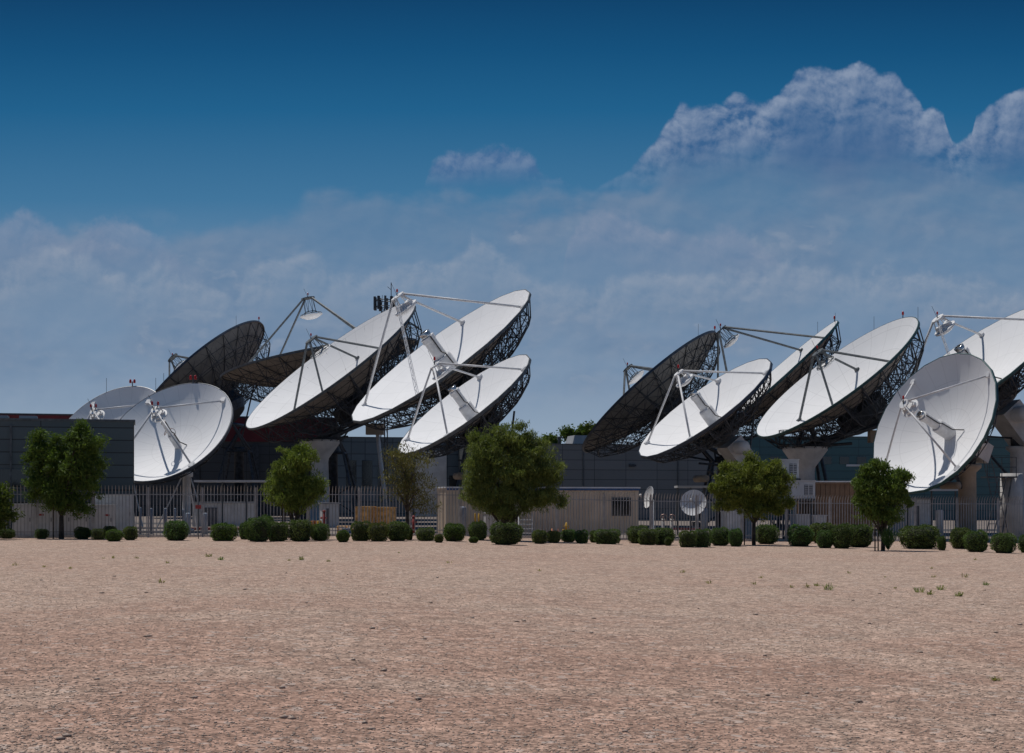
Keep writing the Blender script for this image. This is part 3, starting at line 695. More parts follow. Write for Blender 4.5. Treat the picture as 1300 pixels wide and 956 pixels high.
def platform(label, px0, px1, py, Y):
    a, b_ = X_(px0, Y), X_(px1, Y); z = Z_(py, Y); gx = g(a); rt = thing('support_platform', label, 'platform', ((a+b_)/2, Y+.5, gx))
    w = b_-a; MB().box((0,0,z-gx-.06), (w,1.2,.1)).build('deck', M['steel_grey'], rt)
    for sx in (-.48,.48):
        for sy in (-.5,.5): MB().box((w*sx, sy, (z-gx-.11)/2), (.09,.09,z-gx-.11)).build('leg', M['steel_grey'], rt)
platform('tall steel stand under the upper cooling cabinet', 982, 1016, 607, 81.5)
platform('steel stand under the lower cooling cabinet', 998, 1036, 633, 79.0)
def container(label, px0, px1, yt, Y, mt, endm, rz, dep=2.4, windows=False, name='portable_cabin'):
    X0, X1 = X_(px0, Y), X_(px1, Y); gx = g((X0+X1)/2)-.0; h = Z_(yt, Y)-gx-.0; w = (X1-X0)/math.cos(rz)
    rt = thing(name, label, 'container', (X0, Y, gx), None, rz)
    mb = MB().box((w/2, dep/2, h/2+.08), (w, dep, h-.16)); mb.build('body', M[mt], rt)
    rb = MB(); n = int(w/.27)
    for i in range(n): rb.box(((i+.5)*w/n, -.014, h/2+.05), (.13,.028,h-.36))
    m_ = int(dep/.3)
    for i in range(m_): rb.box((-.014, (i+.5)*dep/m_, h/2+.05), (.028,.15,h-.36))
    rb.build('ribbing', M[mt], rt)
    MB().box((w/2, dep/2, h+.03), (w+.16, dep+.16, .07)).build('roof', M['white'], rt)
    MB().box((w/2, -.05, h-.06), (w+.1, .07, .10)).build('fascia', M[endm], rt)
    if windows:
        for q in (.905,):
            f = MB().box((w*q, -.03, h*.62), (1.05,.07,.95)).build('window', M['steel_grey'], rt)
            MB().box((w*q-.24, -.07, h*.62), (.42,.02,.80)).box((w*q+.24, -.07, h*.62), (.42,.02,.80)).build('pane', M['glass'], f)
    return rt, w, h
M['cabin'] = mat('beige_cabin_paint', (.70,.575,.44), .7, 0, .08, .8)
container('long beige ribbed portable cabin with a window at its right end', 567, 816, 619.5, 74.5, 'cabin', 'bluepaint', R_(14), windows=True)
container('brown container behind the fence at the right tree', 1034, 1112, 612, 80.6, 'brown', 'brown', R_(14))
# bollards
def bollard(label, px, yt, yb, r, mt='bollard', name='bollard', group='bollards at the gate'):
    p = gp(px, yb); h = Z_(yt, p.y)-p.z
    o = MB().lathe([(.01,-.1),(r,-.1),(r,h-.06),(r*.8,h-.01),(.01,h)], 18).build(name, M[mt], off=(0,0,0)); o.location = p
    tag(o, label, 'bollard', group); return o
for px, yt, yb, r, lb in ((178,644,678,.07,'slim grey bollard just right of the tallest cabinet'),(192,645,678,.07,'slim grey bollard second from the tallest cabinet'),(210,645,678,.07,'slim grey bollard behind the clipped bush under the left white dish'),(222,645,678,.07,'slim grey bollard right above the clipped bush under the left dish'),(233,646,678,.07,'slim grey bollard close behind the left thick bollard')):
    bollard(lb, px, yt, yb, r)
bollard('left one of the two thick blue grey bollards', 239, 651, 681, .125, group='thick bollards')
bollard('right one of the two thick blue grey bollards', 260.5, 651, 681, .125, group='thick bollards')
bollard('thick blue grey post standing at the left end of the beige cabin', 587, 643, 680, .20)
bollard('thick post below the small round dish', 894, 645, 685, .20)
bollard('thick white post between the bushes at the right', 1193, 647, 686, .20, 'white')
# sign post
p = gp(252, 684); rt = thing('sign_post', 'thin post carrying a small red sign before the fence', 'sign', p)
MB().tube((0,0,0), (0,0,Z_(615,p.y)), .02, 5).build('pole', M['steel_grey'], rt)
MB().box((0,-.035,Z_(643.5,p.y)), (.26,.02,.17)).build('sign_plate', M['redpaint'], rt)
# crates
def crate(label, px0, px1, yt, Y, mt='wood', rz=R_(12), z0=None):
    X0, X1 = X_(px0,Y), X_(px1,Y); gx = g(X0); h = Z_(yt,Y)-gx; w = X1-X0
    rt = thing('wooden_crate', label, 'crate', ((X0+X1)/2, Y+.6, gx), 'wooden crates behind the fence', R_(-22))
    MB().box((0,0,.06), (w,1.1,.10)).build('pallet', M['wood'], rt)
    MB().box((0,0,h/2+.08), (w*.96,1.05,h-.16)).build('body', M['wood'], rt)
    mb = MB(); n = max(3, int(w/.2))
    for i in range(n): mb.box((-w*.47+w*.94*i/(n-1), -.545, h/2+.06), (.07,.035,h-.2))
    for z in (.2, .5, .86): mb.box((0,-.572,h*z), (w,.02,.07)); mb.box((-w*.49-.02,0,h*z), (.03,1.05,.09))
    mb.build('batten', M['wood'], rt)
    mb = MB(); mb.box((0,0,h-.02), (w,1.1,.05)); mb.build('lid', M['wood'], rt)
crate('narrow wooden crate standing left of the wide one', 455, 471, 643, 72.3)
crate('wide slatted wooden crate behind the clipped bushes', 472, 498, 644, 72.8)
def pallets(label, px0, px1, Y, k):
    X0, X1 = X_(px0,Y), X_(px1,Y); gx = g(X0); rt = thing('pallet', label, 'pallet', ((X0+X1)/2, Y, gx), None, .1); w = X1-X0
    mb = MB()
    for i in range(k):
        for j in range(5): mb.box((0,-.45+j*.225,.13+i*.15), (w,.12,.02))
        for s_ in (-.45,0,.45): mb.box((w*s_,0,.06+i*.15), (.09,1.0,.10))
    mb.build('boards', M['wood'], rt)
pallets('low pile of wooden pallets left of the crates', 428, 452, 73.5, 3)
# barrels / drums near the left-centre tree
for i, (px, mt, nm) in enumerate(((391,'bluepaint','blue'),(398,'orange','orange'),(405,'yellow','yellow'))):
    Y = 73.0; p = Vector((X_(px,Y), Y, g(-9)))
    rt = thing('drum', nm+' drum behind the fence, right of the left-centre tree trunk', 'drum', p, 'coloured drums')
    MB().lathe([(.01,0),(.13,0),(.135,.02),(.13,.2),(.14,.22),(.13,.24),(.13,.42),(.14,.44),(.13,.46),(.135,.68),(.12,.70),(.01,.70)], 18).build('body', M[mt], rt)
    MB().lathe([(.01,.702),(.11,.702),(.11,.72),(.01,.72)], 14).build('lid', M['steel_dark'], rt)
for px, yt, Y, lb in ((411,650,72.2,'red standpipe beside the coloured drums'),(525,657,73.2,'red standpipe right of the sparse tree trunk'),):
    p = Vector((X_(px,Y),Y,g(X_(px,Y)))); h = Z_(yt,Y)-p.z
    rt = thing('standpipe', lb, 'standpipe', p, 'red standpipes')
    MB().tube((0,0,0),(0,0,h),.07,10).tube((-.16,0,h*.75),(.16,0,h*.75),.05,8).build('pipe', M['redpaint'], rt)
    MB().lathe([(.01,h),(.10,h),(.09,h+.07),(.01,h+.1)],12).build('cap', M['redpaint'], rt)
# hydrant
p = Vector((X_(719,74.6),74.6,g(X_(719,74.6)))); rt = thing('fire_hydrant', 'yellow fire hydrant in front of the beige cabin', 'hydrant', p)
MB().lathe([(.01,0),(.17,0),(.17,.05),(.11,.07),(.10,.55),(.14,.57),(.14,.61),(.11,.68),(.05,.75),(.03,.82),(.01,.82)],18).build('barrel', M['yellow'], rt)
MB().tube((-.2,0,.42),(.2,0,.42),.055,10).build('nozzle', M['yellow'], rt)
MB().tube((0,-.18,.36),(0,0,.36),.07,10).build('nozzle', M['yellow'], rt)
for px, lb in ((701,'orange traffic cone left of the yellow hydrant'),(708,'orange traffic cone nearest the yellow hydrant')):
    p = Vector((X_(px,74.4),74.4,g(X_(px,74.4)))); rt = thing('traffic_cone', lb, 'cone', p, 'traffic cones')
    MB().box((0,0,.02),(.34,.34,.04)).build('base', M['orange'], rt)
    MB().lathe([(.13,.04),(.03,.5),(.01,.5)],14).build('cone', M['orange'], rt)
# rolling stairs
p = Vector((X_(667,74.0),74.0,g(.6))); rt = thing('rolling_ladder', 'white rolling ladder right of the big round tree trunk', 'ladder', p)
mb = MB()
for s_ in (-.33,.33): mb.tube((s_,-.45,0),(s_,.45,1.05),.03,5).tube((s_,.45,1.05),(s_,.45,0),.03,5).tube((s_,.45,1.05),(s_,.5,1.2),.03,5).tube((s_,-.45,0),(s_,.45,.0),.02,5)
mb.build('frame', M['steel_white'], rt)
for i in range(4): MB().box((0,-.3+.2*i,.22+.22*i),(.66,.2,.035)).build('step', M['steel_white'], rt)
# valves
for px, lb in ((842,'left pipe stand with a rusty valve between cabin and small dish'),(853,'right pipe stand with a rusty valve between cabin and small dish')):
    Y=76.3; p = Vector((X_(px,Y),Y,g(X_(px,Y)))); rt = thing('pipe_stand', lb, 'pipe stand', p, 'pipe stands with valves')
    MB().tube((0,0,0),(0,0,1.1),.085,10).build('pipe', M['concrete'], rt); MB().ring(.16,0,.025,16,5,Matrix.Translation((0,-.14,1.15)) @ Matrix.Rotation(R_(90),4,'X')).tube((0,-.14,1.15),(0,.1,1.15),.05,8).build('valve', M['ringmetal'], rt)
for px, lb in ((603,'left yellow post beside the big tree'),(608,'right yellow post beside the big tree')):
    Y=73.2; p = Vector((X_(px,Y),Y,g(X_(px,Y)))); o = MB().lathe([(.01,0),(.05,0),(.05,1.1),(.01,1.13)],12).build('guard_post', M['yellow']); o.location=p; tag(o, lb, 'post', 'yellow guard posts')
# small tank with blue
p = gp(441,680); rt = thing('water_meter_box', 'small blue box on the ground behind the light green bush', 'box', p); MB().box((0,0,.16),(.42,.4,.32)).build('body', M['bluepaint'], rt); MB().box((0,0,.34),(.46,.44,.04)).build('lid', M['bollard'], rt)
p = Vector((X_(974,78),78,g(X_(974,78)))); rt = thing('hose_reel', 'white hose reel standing behind the fence, right of the dense green tree trunk', 'hose reel', p)
MB().ring(.26,0,.03,20,5,Matrix.Translation((0,-.1,.55)) @ Matrix.Rotation(R_(90),4,'X')).ring(.26,0,.03,20,5,Matrix.Translation((0,.1,.55)) @ Matrix.Rotation(R_(90),4,'X')).build('wheel', M['steel_white'], rt)
MB().tube((-.25,0,0),(0,0,.55),.025,5).tube((.25,0,0),(0,0,.55),.025,5).build('stand', M['steel_white'], rt)
# red kerb lines and wheel stops
def strip(name, label, px0, px1, yb, mt, w, h):
    a = gp(px0,yb); b_ = gp(px1,yb); o = MB()
    n = 6
    for i in range(n): p = a.lerp(b_, (i+.5)/n); o.box((p.x,p.y,p.z+h/2),((b_.x-a.x)/n-.01,w,h))
    o = o.build(name, M[mt]); tag(o, label, 'kerb' if 'kerb' in name else 'wheel stop'); return o
strip('painted_kerb','long red painted kerb behind the left fence bays',235,350,673,'kerb',.2,.15)
strip('painted_kerb','red painted kerb behind the right-hand small dish',845,890,673,'kerb',.2,.15)
strip('wheel_stop','pale concrete wheel stop between the left bollards',170,205,677,'concrete',.2,.14)
strip('wheel_stop','pale concrete wheel stop right of the thick bollards',266,300,677.5,'concrete',.2,.14)
# covered walkways
def walkway(label, px0, px1, py, Y):
    a, b_ = X_(px0,Y), X_(px1,Y); z = Z_(py,Y); gx = g(a); w = b_-a; rt = thing('walkway_canopy', label, 'canopy', ((a+b_)/2,Y,gx))
    MB().box((0,0,z-gx),(w,1.8,.12)).build('roof', M['cabinet'], rt)
    n = 4
    for i in range(n): MB().tube((-w/2+.1+(w-.2)*i/(n-1),0,0),(-w/2+.1+(w-.2)*i/(n-1),0,z-gx-.06),.05,6).build('post', M['steel_grey'], rt)
walkway('thin flat canopy behind the fence under the left white dish', 250, 345, 611, 90)
walkway('thin flat canopy behind the small round dish', 858, 912, 618, 88)
walkway('thin flat canopy below the right-hand dish', 1120, 1215, 622, 92)
def shed(label, px0, px1, yt, Y, mt):
    a, b_ = X_(px0,Y), X_(px1,Y); gx = g(a); h = Z_(yt,Y)-gx; w = b_-a
    rt = thing('plant_shed', label, 'shed', ((a+b_)/2,Y+1.2,gx), None, R_(12))
    MB().box((0,0,h/2),(w,2.4,h)).build('wall', M[mt], rt); MB().box((0,0,h+.05),(w+.2,2.6,.09)).build('roof', M['roofgrey'], rt)
    MB().box((-w*.2,-1.22,h*.42),(w*.22,.04,h*.8)).build('door', M['door'], rt)
shed('long pale shed behind the fence bays left of centre', 240, 318, 639, 96, 'cabinet')
shed('grey plant shed behind the sparse tree', 405, 425, 640, 92, 'cabinet')
shed('white plant shed beyond the fence under the right-hand dish', 1150, 1180, 634, 93, 'white')
# right edge tower and platform
p = Vector((X_(1284,84),84,g(28))); rt = thing('equipment_tower', 'thick pale column at the right edge beside the ladder platform', 'tower', p)
h = Z_(601,84)-p.z
MB().lathe([(.01,-.1),(.72,-.1),(.62,h*.5),(.60,h),(.01,h)],26).build('column', M['concrete'], rt)
mb = MB(); z=Z_(606,84)-p.z
mb.box((-.9,-.6,z),(1.7,1.1,.08))
for xx in (-1.7,-.9,-.1): mb.tube((xx,-1.1,z),(xx,-1.1,z+1.1),.025,4)
for zz in (.55,1.1): mb.tube((-1.7,-1.1,z+zz),(-.1,-1.1,z+zz),.025,4)
mb.build('platform', M['steel_dark'], rt)
mb = MB()
for s_ in (0,.42): mb.tube((-1.9+s_,-1.3,0),(-1.1+s_,-1.2,z),.035,4)
for i in range(10): q=(i+.5)/10; mb.tube((-1.9+.8*q,-1.28,z*q),(-1.48+.8*q,-1.28,z*q),.025,4)
mb.tube((-.3,-1.0,z),(-.9,-1.0,0),.05,5)
mb.build('ladder', M['steel_grey'], rt)

# ------------------------------------------------------------------ vegetation
def leaves(cent, spread, n_each, L, Wd, droop=.35):
    """many small quads round clump centres; returns verts, faces"""
    cent = np.asarray(cent); m = len(cent)*n_each
    c = np.repeat(cent, n_each, 0); sp = np.repeat(np.asarray(spread), n_each)[:, None] if np.ndim(spread) else spread
    d = rng.normal(size=(m, 3)); d /= np.linalg.norm(d, axis=1)[:, None]; d *= rng.random((m, 1))**.45
    d[:, 2] *= .8; c = c+d*sp
    a = rng.normal(size=(m, 3)); a[:, 2] -= droop*2.0; a /= np.linalg.norm(a, axis=1)[:, None]
    b_ = np.cross(a, rng.normal(size=(m, 3))); b_ /= np.linalg.norm(b_, axis=1)[:, None]+1e-9
    l = L*(.6+.8*rng.random((m, 1))); w = Wd*(.6+.8*rng.random((m, 1)))
    V_ = np.stack([c-a*l/2, c+b_*w/2, c+a*l/2, c-b_*w/2], 1).reshape(-1, 3)
    Fc = np.arange(m*4).reshape(-1, 4)
    return V_, Fc
def leafobj(name, V_, Fc, m_, parent=None):
    me = bpy.data.meshes.new(name); me.from_pydata(V_.tolist(), [], Fc.tolist()); me.materials.append(m_); me.update()
    o = bpy.data.objects.new(name, me); COL.objects.link(o)
    if parent is not None: o.parent = parent
    return o
def tree(name, label, bx, by_, lobes, lm, ncl, nl, L=.15, Wd=.045, sp=.42, droop=.35, trunk=.10, stakes=(), fork=None, Y=None, shell=.55):
    base = gp(bx, by_) if Y is None else Vector((X_(bx,Y), Y, g(X_(bx,Y))))
    Y = base.y; k = F/Y
    root = thing(name, label, 'tree', base, 'trees along the fence')
    ex = []
    if name != 'distant_tree':
        for lx, ly, rx, ry in lobes:
            for _ in range(3):
                a = random.uniform(-.5, math.pi+.5) if random.random() < .75 else random.uniform(0, 6.28)
                ex.append((lx+math.cos(a)*rx*random.uniform(.85,1.12), ly-math.sin(a)*ry*random.uniform(.85,1.15), random.uniform(4.5,8), random.uniform(4,8)))
        lobes = [(a, b_, c_*.90, d_*.90) for a, b_, c_, d_ in lobes]+ex
    cs = []; wts = np.array([rx*ry for _, _, rx, ry in lobes], float); wts /= wts.sum()
    tb = MB(); P0 = Vector((0,0,0)); fk = Vector((0,0,fork if fork else 1.0))
    # trunk and limbs
    tb.tube(P0-Vector((0,0,.1)), fk, trunk, 8, trunk*.75)
    for (lx, ly, rx, ry) in lobes[:len(lobes)-len(ex)]:
        q = Vector(((lx-CX)/F*Y-base.x, random.uniform(-.4,.4), Z_(ly, Y)-base.z))
        mid = fk.lerp(q, .45)+Vector((random.uniform(-.15,.15), random.uniform(-.15,.15), .12))
        tb.tube(fk, mid, trunk*.55, 6, trunk*.38); tb.tube(mid, q, trunk*.38, 5, trunk*.15)
        for _ in range(5):
            e = q+Vector((random.uniform(-1,1)*rx/k*.8, random.uniform(-.8,.8)*rx/k, random.uniform(-.6,.8)*ry/k)); s_ = mid.lerp(q, random.random())
            tb.tube(s_, e, trunk*.16, 4, trunk*.05)
    tb.build('trunk', M['bark'], root)
    for i in range(ncl):
        j = rng.choice(len(lobes), p=wts); lx, ly, rx, ry = lobes[j]
        d = rng.normal(size=3); d /= np.linalg.norm(d); rr = (shell+(1-shell)*rng.random()) if rng.random() < .72 else rng.random()*shell
        rr = min(1, rr)*(.84+.36*rng.random()**1.6)
        x = (lx-CX)/F*Y-base.x+d[0]*rx/k*rr; y = d[1]*rx/k*rr*.95; z = Z_(ly, Y)-base.z+d[2]*ry/k*rr
        cs.append((x, y, z))
    spv = sp*(.5+.9*rng.random(ncl))
    V_, Fc = leaves(cs, spv, nl, L, Wd, droop)
    leafobj('crown', V_, Fc, M[lm], root)
    for (sx, s_top) in stakes:
        dx = (sx-bx)/k; MB().tube((dx,-.25,0),(dx,-.25,Z_(s_top,Y)-base.z),.03,5).build('stake', M['bark'], root)
    return root
tree('shade_tree','dense round-topped dark green tree in front of the left building',78,684,[(105,562,22,20),(60,575,24,24),(85,590,42,34),(48,610,22,30),(110,605,24,32),(75,625,32,24),(88,640,20,18),(98,550,12,9),(48,566,10,16)],'leaf_b',470,70,L=.17,Wd=.045,sp=.33,trunk=.13,stakes=((70,640),),fork=1.0)
tree('shade_tree','dark tree cut off by the left edge of the photo',-4,685,[(-8,630,20,22),(0,650,16,18),(-14,655,18,18)],'leaf_b',110,60,L=.16,Wd=.06,sp=.34,fork=.7)
tree('shade_tree','light green leaning tree in front of the flared concrete column',374,685,[(375,588,22,20),(362,602,24,26),(385,582,20,14),(398,615,17,20),(365,628,26,18),(395,630,16,14),(355,615,16,20),(372,640,20,12)],'leaf_a',290,74,L=.20,Wd=.034,sp=.30,trunk=.09,stakes=((360,635),(363,650)),fork=.45,droop=.7)
tree('sparse_tree','sparse see-through tree with thin drooping twigs between two dishes',517,685,[(510,590,22,20),(525,600,22,24),(505,620,18,22),(528,625,20,24),(540,640,12,14),(515,580,14,12)],'leaf_w',190,26,L=.15,Wd=.035,sp=.42,trunk=.10,fork=1.2,droop=.8)
tree('shade_tree','largest and roundest tree, standing before the beige cabin',641,686,[(645,560,28,22),(620,575,30,24),(672,575,28,22),(610,600,30,28),(650,600,40,36),(695,600,24,30),(640,632,44,24),(688,628,24,20),(604,625,22,22),(642,650,26,12)],'leaf_g',820,84,L=.19,Wd=.030,sp=.34,trunk=.12,stakes=((656,652),),fork=.45,droop=.6)
tree('shade_tree','broad bright green tree in front of the white cooling cabinets',957,692,[(950,600,32,17),(925,615,22,22),(985,612,18,22),(955,620,38,26),(928,632,22,16),(982,635,20,16),(955,645,30,14),(965,592,14,9)],'leaf_a',500,80,L=.17,Wd=.036,sp=.30,trunk=.10,stakes=((944,655),),fork=1.0,droop=.5)
tree('shade_tree','small dark green tree before the right-hand dish, with knobbly top',1121,699,[(1112,602,16,11),(1098,615,18,18),(1130,610,16,14),(1118,630,28,28),(1138,635,16,22),(1100,640,18,20),(1122,655,24,16),(1143,606,7,6)],'leaf_b',320,70,L=.16,Wd=.042,sp=.28,trunk=.10,stakes=((1113,655),(1109,668)),fork=.55,droop=.6)
# far trees over the warehouse roof
for (bx, lobes, lb) in ((705,[(700,560,10,10),(690,566,8,7)],'low far tree just right of the central dish, over the roofs'),(722,[(722,552,11,12),(738,550,9,11)],'far tree over the roofs between the dish groups'),(750,[(748,546,9,13),(756,552,8,10),(765,556,8,8)],'far dark tree touching the dark backed dish above the warehouse')):
    r_ = tree('distant_tree', lb, bx, 0, lobes, 'leaf_b', 70, 40, L=.35, Wd=.16, sp=.6, trunk=.22, fork=3.5, Y=175); r_['group'] = 'distant trees over the roofs'

# bushes
def bush_mesh(kind, seed):
    rs_ = np.random.default_rng(seed); n = 4800 if kind != 'spiky' else 900
    d = rs_.normal(size=(n, 3)); 
    e = 4.2 if kind == 'box' else 2.9
    d /= ((np.abs(d)**e).sum(1)**(1/e))[:, None]
    lump = 1+.06*np.sin(d[:, 0]*4+seed)+.06*np.sin(d[:, 1]*5+seed*2)+.05*np.sin(d[:, 2]*5+d[:, 0]*6+seed)+.03*np.sin(d[:, 0]*13+d[:, 2]*11+seed)
    rr = (.88+.14*rs_.random(n))*lump
    fly = rs_.random(n) < .07; rr = np.where(fly, rr*(1.03+.09*rs_.random(n)), rr)
    c = d*rr[:, None]*.5; c[:, 2] = np.maximum(c[:, 2], -.47); c[:, 2] += .5
    lowr = 1-.10*np.clip((.3-c[:, 2])/.3, 0, 1); c[:, :2] *= lowr[:, None]
    a = rs_.normal(size=(n, 3)); a[:, 2] += .5; a /= np.linalg.norm(a, axis=1)[:, None]
    b_ = np.cross(a, rs_.normal(size=(n, 3))); b_ /= np.linalg.norm(b_, axis=1)[:, None]+1e-9
    l = .062*(.6+.8*rs_.random((n, 1))); w = .036
    if kind == 'spiky':
        c = np.zeros((n, 3)); th = rs_.random(n)*6.28; tl = .9*rs_.random(n)
        a = np.stack([np.cos(th)*tl, np.sin(th)*tl, np.ones(n)], 1); a /= np.linalg.norm(a, axis=1)[:, None]
        l = (.75+.5*rs_.random((n, 1))); c = a*l*.5*np.array([.9, .9, 1.0]); l = l*1.0; w = .022
        s0 = rs_.random((n, 1))*.7; c = a*(s0+.15)*np.array([1.0,1.0,1.15]); l = np.full((n, 1), .3)
        b_ = np.cross(a, rs_.normal(size=(n, 3))); b_ /= np.linalg.norm(b_, axis=1)[:, None]
    V_ = np.stack([c-a*l/2, c+b_*w/2, c+a*l/2, c-b_*w/2], 1).reshape(-1, 3); V_[:, 2] = np.maximum(V_[:, 2], 0)
    me = bpy.data.meshes.new('foliage'); me.from_pydata(V_.tolist(), [], np.arange(n*4).reshape(-1, 4).tolist()); me.update(); return me
def core_mesh():
    mb = MB(); mb.lathe([(.01,.02),(.33,.02),(.41,.2),(.45,.5),(.42,.78),(.32,.89),(.01,.91)], 14)
    o = mb.build('core', M['bush_core']); me = o.data; bpy.data.objects.remove(o); return me
BM = {}
for kd in ('box','round','spiky'):
    for mt in ('bush','bush_l'):
        for s_ in range(3):
            me = bush_mesh(kd, 11+s_*7+(3 if mt == 'bush_l' else 0)); me.materials.append(M[mt]); BM[kd, mt, s_] = me
core = core_mesh()
bushes = [
 (-2,16,672,684,'r','d','dark bush at the very left edge below the cut-off tree'),
 (44,59,672,684,'r','d','small dark bush in front of the widest grey cabinet'),
 (93,113,670,684.5,'r','d','dark bush right of the left tree trunk'),
 (116,131,672,685.5,'b','d','squarish bush under the lower grey cabinet'),
 (129,147,668.5,684.5,'r','d','rounded bush behind the small yellowish one by the cabinets'),
 (133,153,673,687.5,'r','l','yellowish small bush in front of the cabinets'),
 (156,172,669,686,'r','d','bush below the right corner of the left building'),
 (207.5,236,662,686.5,'r','d','lone rounded bush under the left white dish, beside the slim bollards'),
 (267,297,666,687,'b','l','lone squarish clipped green bush right of the thick bollards'),
 (302,318,664,685,'r','d','bush tucked behind the left side of the tallest clipped bush'),
 (310,341,658,688,'r','d','tallest clipped bush, left of the leaning light green tree'),
 (328,347,656,683,'r','d','bush peeping over the right shoulder of the tallest clipped bush'),
 (340,363,664,687.5,'b','d','squarish bush left of the stakes of the leaning tree'),
 (364.5,394,661,687.5,'r','d','bush wrapped round the foot of the leaning light green tree'),
 (394,416,666,687,'r','d','rounded bush under the red standpipe and drums'),
 (426.5,443,674,688.5,'r','l','small bright bush beside the blue box'),
 (446,469.5,663,687,'b','d','squarish bush below the narrow wooden crate'),
 (468,491,665,687.5,'b','d','squarish bush below the wide wooden crate'),
 (490,518,663,687,'r','d','rounded bush at the foot of the sparse tree'),
 (515,524,671,686,'r','l','narrow greyish bush just right of the sparse tree trunk'),
 (529,551,671,687,'b','d','low squarish bush right of the sparse tree'),
 (551,563,679,689,'r','l','tiny twiggy shrub left of the bush before the cabin end'),
 (563,589,666,687.5,'r','l','round clipped green bush at the left end of the beige cabin'),
 (596,618,663,686,'r','d','greyish rounded bush left of the largest tree'),
 (595,607,682,689.5,'r','l','tiny low plant in front of the greyish bush'),
 (622,662,664.5,692,'r','d','widest dark bush at the foot of the largest tree'),
 (676,695,674,690.5,'r','d','low bush below the rolling ladder'),
 (695,711,674.5,689.5,'r','d','small round bush under the orange cones'),
 (713,731.5,673,688.5,'r','d','low bush right under the yellow hydrant'),
 (731,747,674,690,'b','d','squarish little bush right of the yellow hydrant'),
 (749,758,674,689,'r','d','narrow bush squeezed in behind the long low one'),
 (756,787,673,691,'b','d','long low clipped bush in front of the middle of the beige cabin'),
 (799,824,669,690,'b','d','bush below the window of the beige cabin'),
 (812,835,673,692,'b','d','squarish bush in front of the right end of the cabin'),
 (831,856,671,692,'r','d','bush below the rusty valve stands'),
 (843.5,853,682.5,693,'r','l','tiny bright plant at the foot of the bush by the valve stands'),
 (864,885,675,695,'b','d','squarish bush below the small round dish'),
 (882,903,673,695,'b','d','squarish bush below the thick post of the small dish'),
 (903,928,671,693,'r','d','bush left of the broad bright tree, by the white cabinet'),
 (926,945,672,694,'r','d','bush just left of the stake of the broad bright tree'),
 (962,988.5,667,691,'r','d','rounded bush right of the broad tree trunk'),
 (1003,1033,668,694,'r','d','big round bush under the lower cooling cabinet'),
 (1031,1063,665,690,'r','d','wide bush standing behind two others before the brown container'),
 (1038,1060,674,696,'r','d','smaller round bush in front of the wide one'),
 (1057,1084,667,696.5,'r','d','round bush below the right end of the brown container'),
 (1078,1109,667,695,'r','d','round bush just left of the small knobbly tree'),
 (1112,1150,669,700,'s','d','spiky upright plant at the foot of the knobbly tree'),
 (1150,1193.5,669,697,'b','d','widest clipped bush at the right, beside the thick white post'),
 (1191,1203,682,699,'r','l','tiny light green bush at the foot of the white post'),
 (1210,1236,671,697,'r','d','bush below the tan pedestal of the right-hand dish'),
 (1228,1257,675,701,'r','d','bush in front of the ladder foot at the right'),
 (1263,1292,678,702.5,'r','d','last whole round bush before the right edge'),
 (1296,1322,680,702,'r','d','bush cut off by the right edge of the photo'),
]
for i, (a, b_, yt, yb, kd, tn, lb) in enumerate(bushes):
    p = gp((a+b_)/2, yb); k = F/p.y; w = (b_-a)/k; h = (yb-yt)/k; p.y += w*.35; dpt = w*random.uniform(.8,1.0)
    if w > h*1.6: dpt = h*1.2
    kk = {'r':'round','b':'box','s':'spiky'}[kd]; mk = 'bush_l' if tn == 'l' else 'bush'
    rt = thing('clipped_bush' if kd != 's' else 'spiky_plant', lb, 'bush', p, 'bushes along the fence')
    rz = random.uniform(-.25,.25) if kd == 'b' else random.uniform(0,6.28)
    if w > h*1.25 and kd == 'r': rz = random.choice((0, math.pi))+random.uniform(-.2,.2)
    f = bpy.data.objects.new('foliage', BM[kk, mk, i % 3]); COL.objects.link(f); f.parent = rt
    sc = (w*1.0, dpt, h*1.03) if kd != 's' else (w*.62, w*.62, h*.95)
    f.scale = sc; f.rotation_euler = (0,0,rz)
    if kd != 's':
        c_ = bpy.data.objects.new('core', core); COL.objects.link(c_); c_.parent = rt; c_.scale = (w*.98, dpt*.98, h)
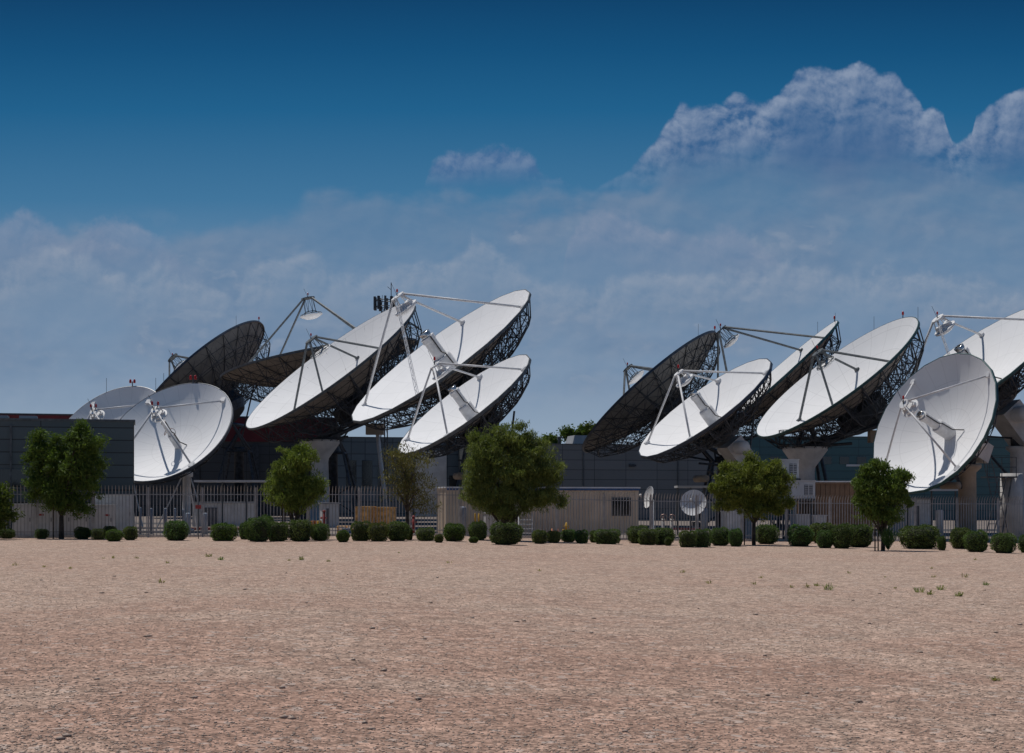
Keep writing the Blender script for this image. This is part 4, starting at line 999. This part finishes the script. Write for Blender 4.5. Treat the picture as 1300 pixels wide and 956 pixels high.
# weeds
def weed(V_, Fl, p, h, n):
    for _ in range(n):
        a = random.uniform(0,6.28); tl = random.uniform(.2,1.6); b0 = Vector((random.uniform(-.4,.4)*h, random.uniform(-.4,.4)*h, 0))
        d = Vector((math.cos(a)*tl, math.sin(a)*tl, 1)).normalized()*h*random.uniform(.4,1.0); s_ = Vector((-math.sin(a), math.cos(a), 0))*.006
        q = len(V_); V_ += [p+b0-s_, p+b0+s_, p+b0+d*.6+s_*1.5, p+b0+d*.9+Vector((0,0,-.01)), p+b0+d*.6-s_*1.5]; Fl.append([q,q+1,q+2,q+3,q+4])
prom = [(265,707,.30,'taller pale weed tuft left of the two on the gravel below the lone squarish bush'),(280,711,.26,'wide low weed tuft on the gravel below the lone squarish bush'),(383,711,.26,'weed tuft on the gravel in front of the leaning tree'),(417,713,.15,'small weed tuft right of the one before the leaning tree'),(1037,744,.20,'low weed tuft left of the upright one, right half of the gravel'),(1052,749,.40,'upright green weed, the tallest on the right half of the gravel'),(1167,752,.34,'leaning weed tuft of the pair on the gravel at the right'),(1180,755,.26,'low right weed tuft of the pair on the gravel at the right'),(1195,749,.28,'weed tuft below the widest clipped bush, further out on the gravel'),(1217,757,.28,'weed tuft nearest the camera in the right-hand cluster'),(1252,743,.22,'weed tuft at the right, in front of the last bushes'),(1264,864,.12,'tiny green plant low in the right corner of the gravel')]
for px, py, h, lb in prom:
    p = gp(px, py); V_, Fl = [], []; weed(V_, Fl, Vector((0,0,0)), h*.66, 30 if h > .2 else 24)
    o = leafobj('weed_tuft', np.array([tuple(v_) for v_ in V_]), np.zeros((0, 3), int), M['weed'])
    o.data.clear_geometry(); o.data.from_pydata([tuple(v_) for v_ in V_], [], Fl); o.data.update(); o.location = p
    tag(o, lb, 'weed', 'weed tufts on the gravel')
V_, Fl = [], []
for px, py in ((132,709),(145,709),(172,709),(215,715),(57,720),(90,722),(17,718),(205,740),(367,712),(505,702),(572,715),(687,725),(867,727),(900,741),(959,742),(967,734),(1005,746),(1022,746),(1080,728),(1122,733),(1135,747),(1182,722),(1185,733),(1240,711),(1225,733)):
    weed(V_, Fl, gp(px+random.uniform(-2,2), py), random.uniform(.07,.18), 14)
me = bpy.data.meshes.new('scattered_weeds'); me.from_pydata([tuple(v_) for v_ in V_], [], Fl); me.materials.append(M['weed']); me.update()
o = bpy.data.objects.new('scattered_weeds', me); COL.objects.link(o); tag(o, 'sparse tiny weeds scattered over the gravel', 'weeds', kind='stuff')
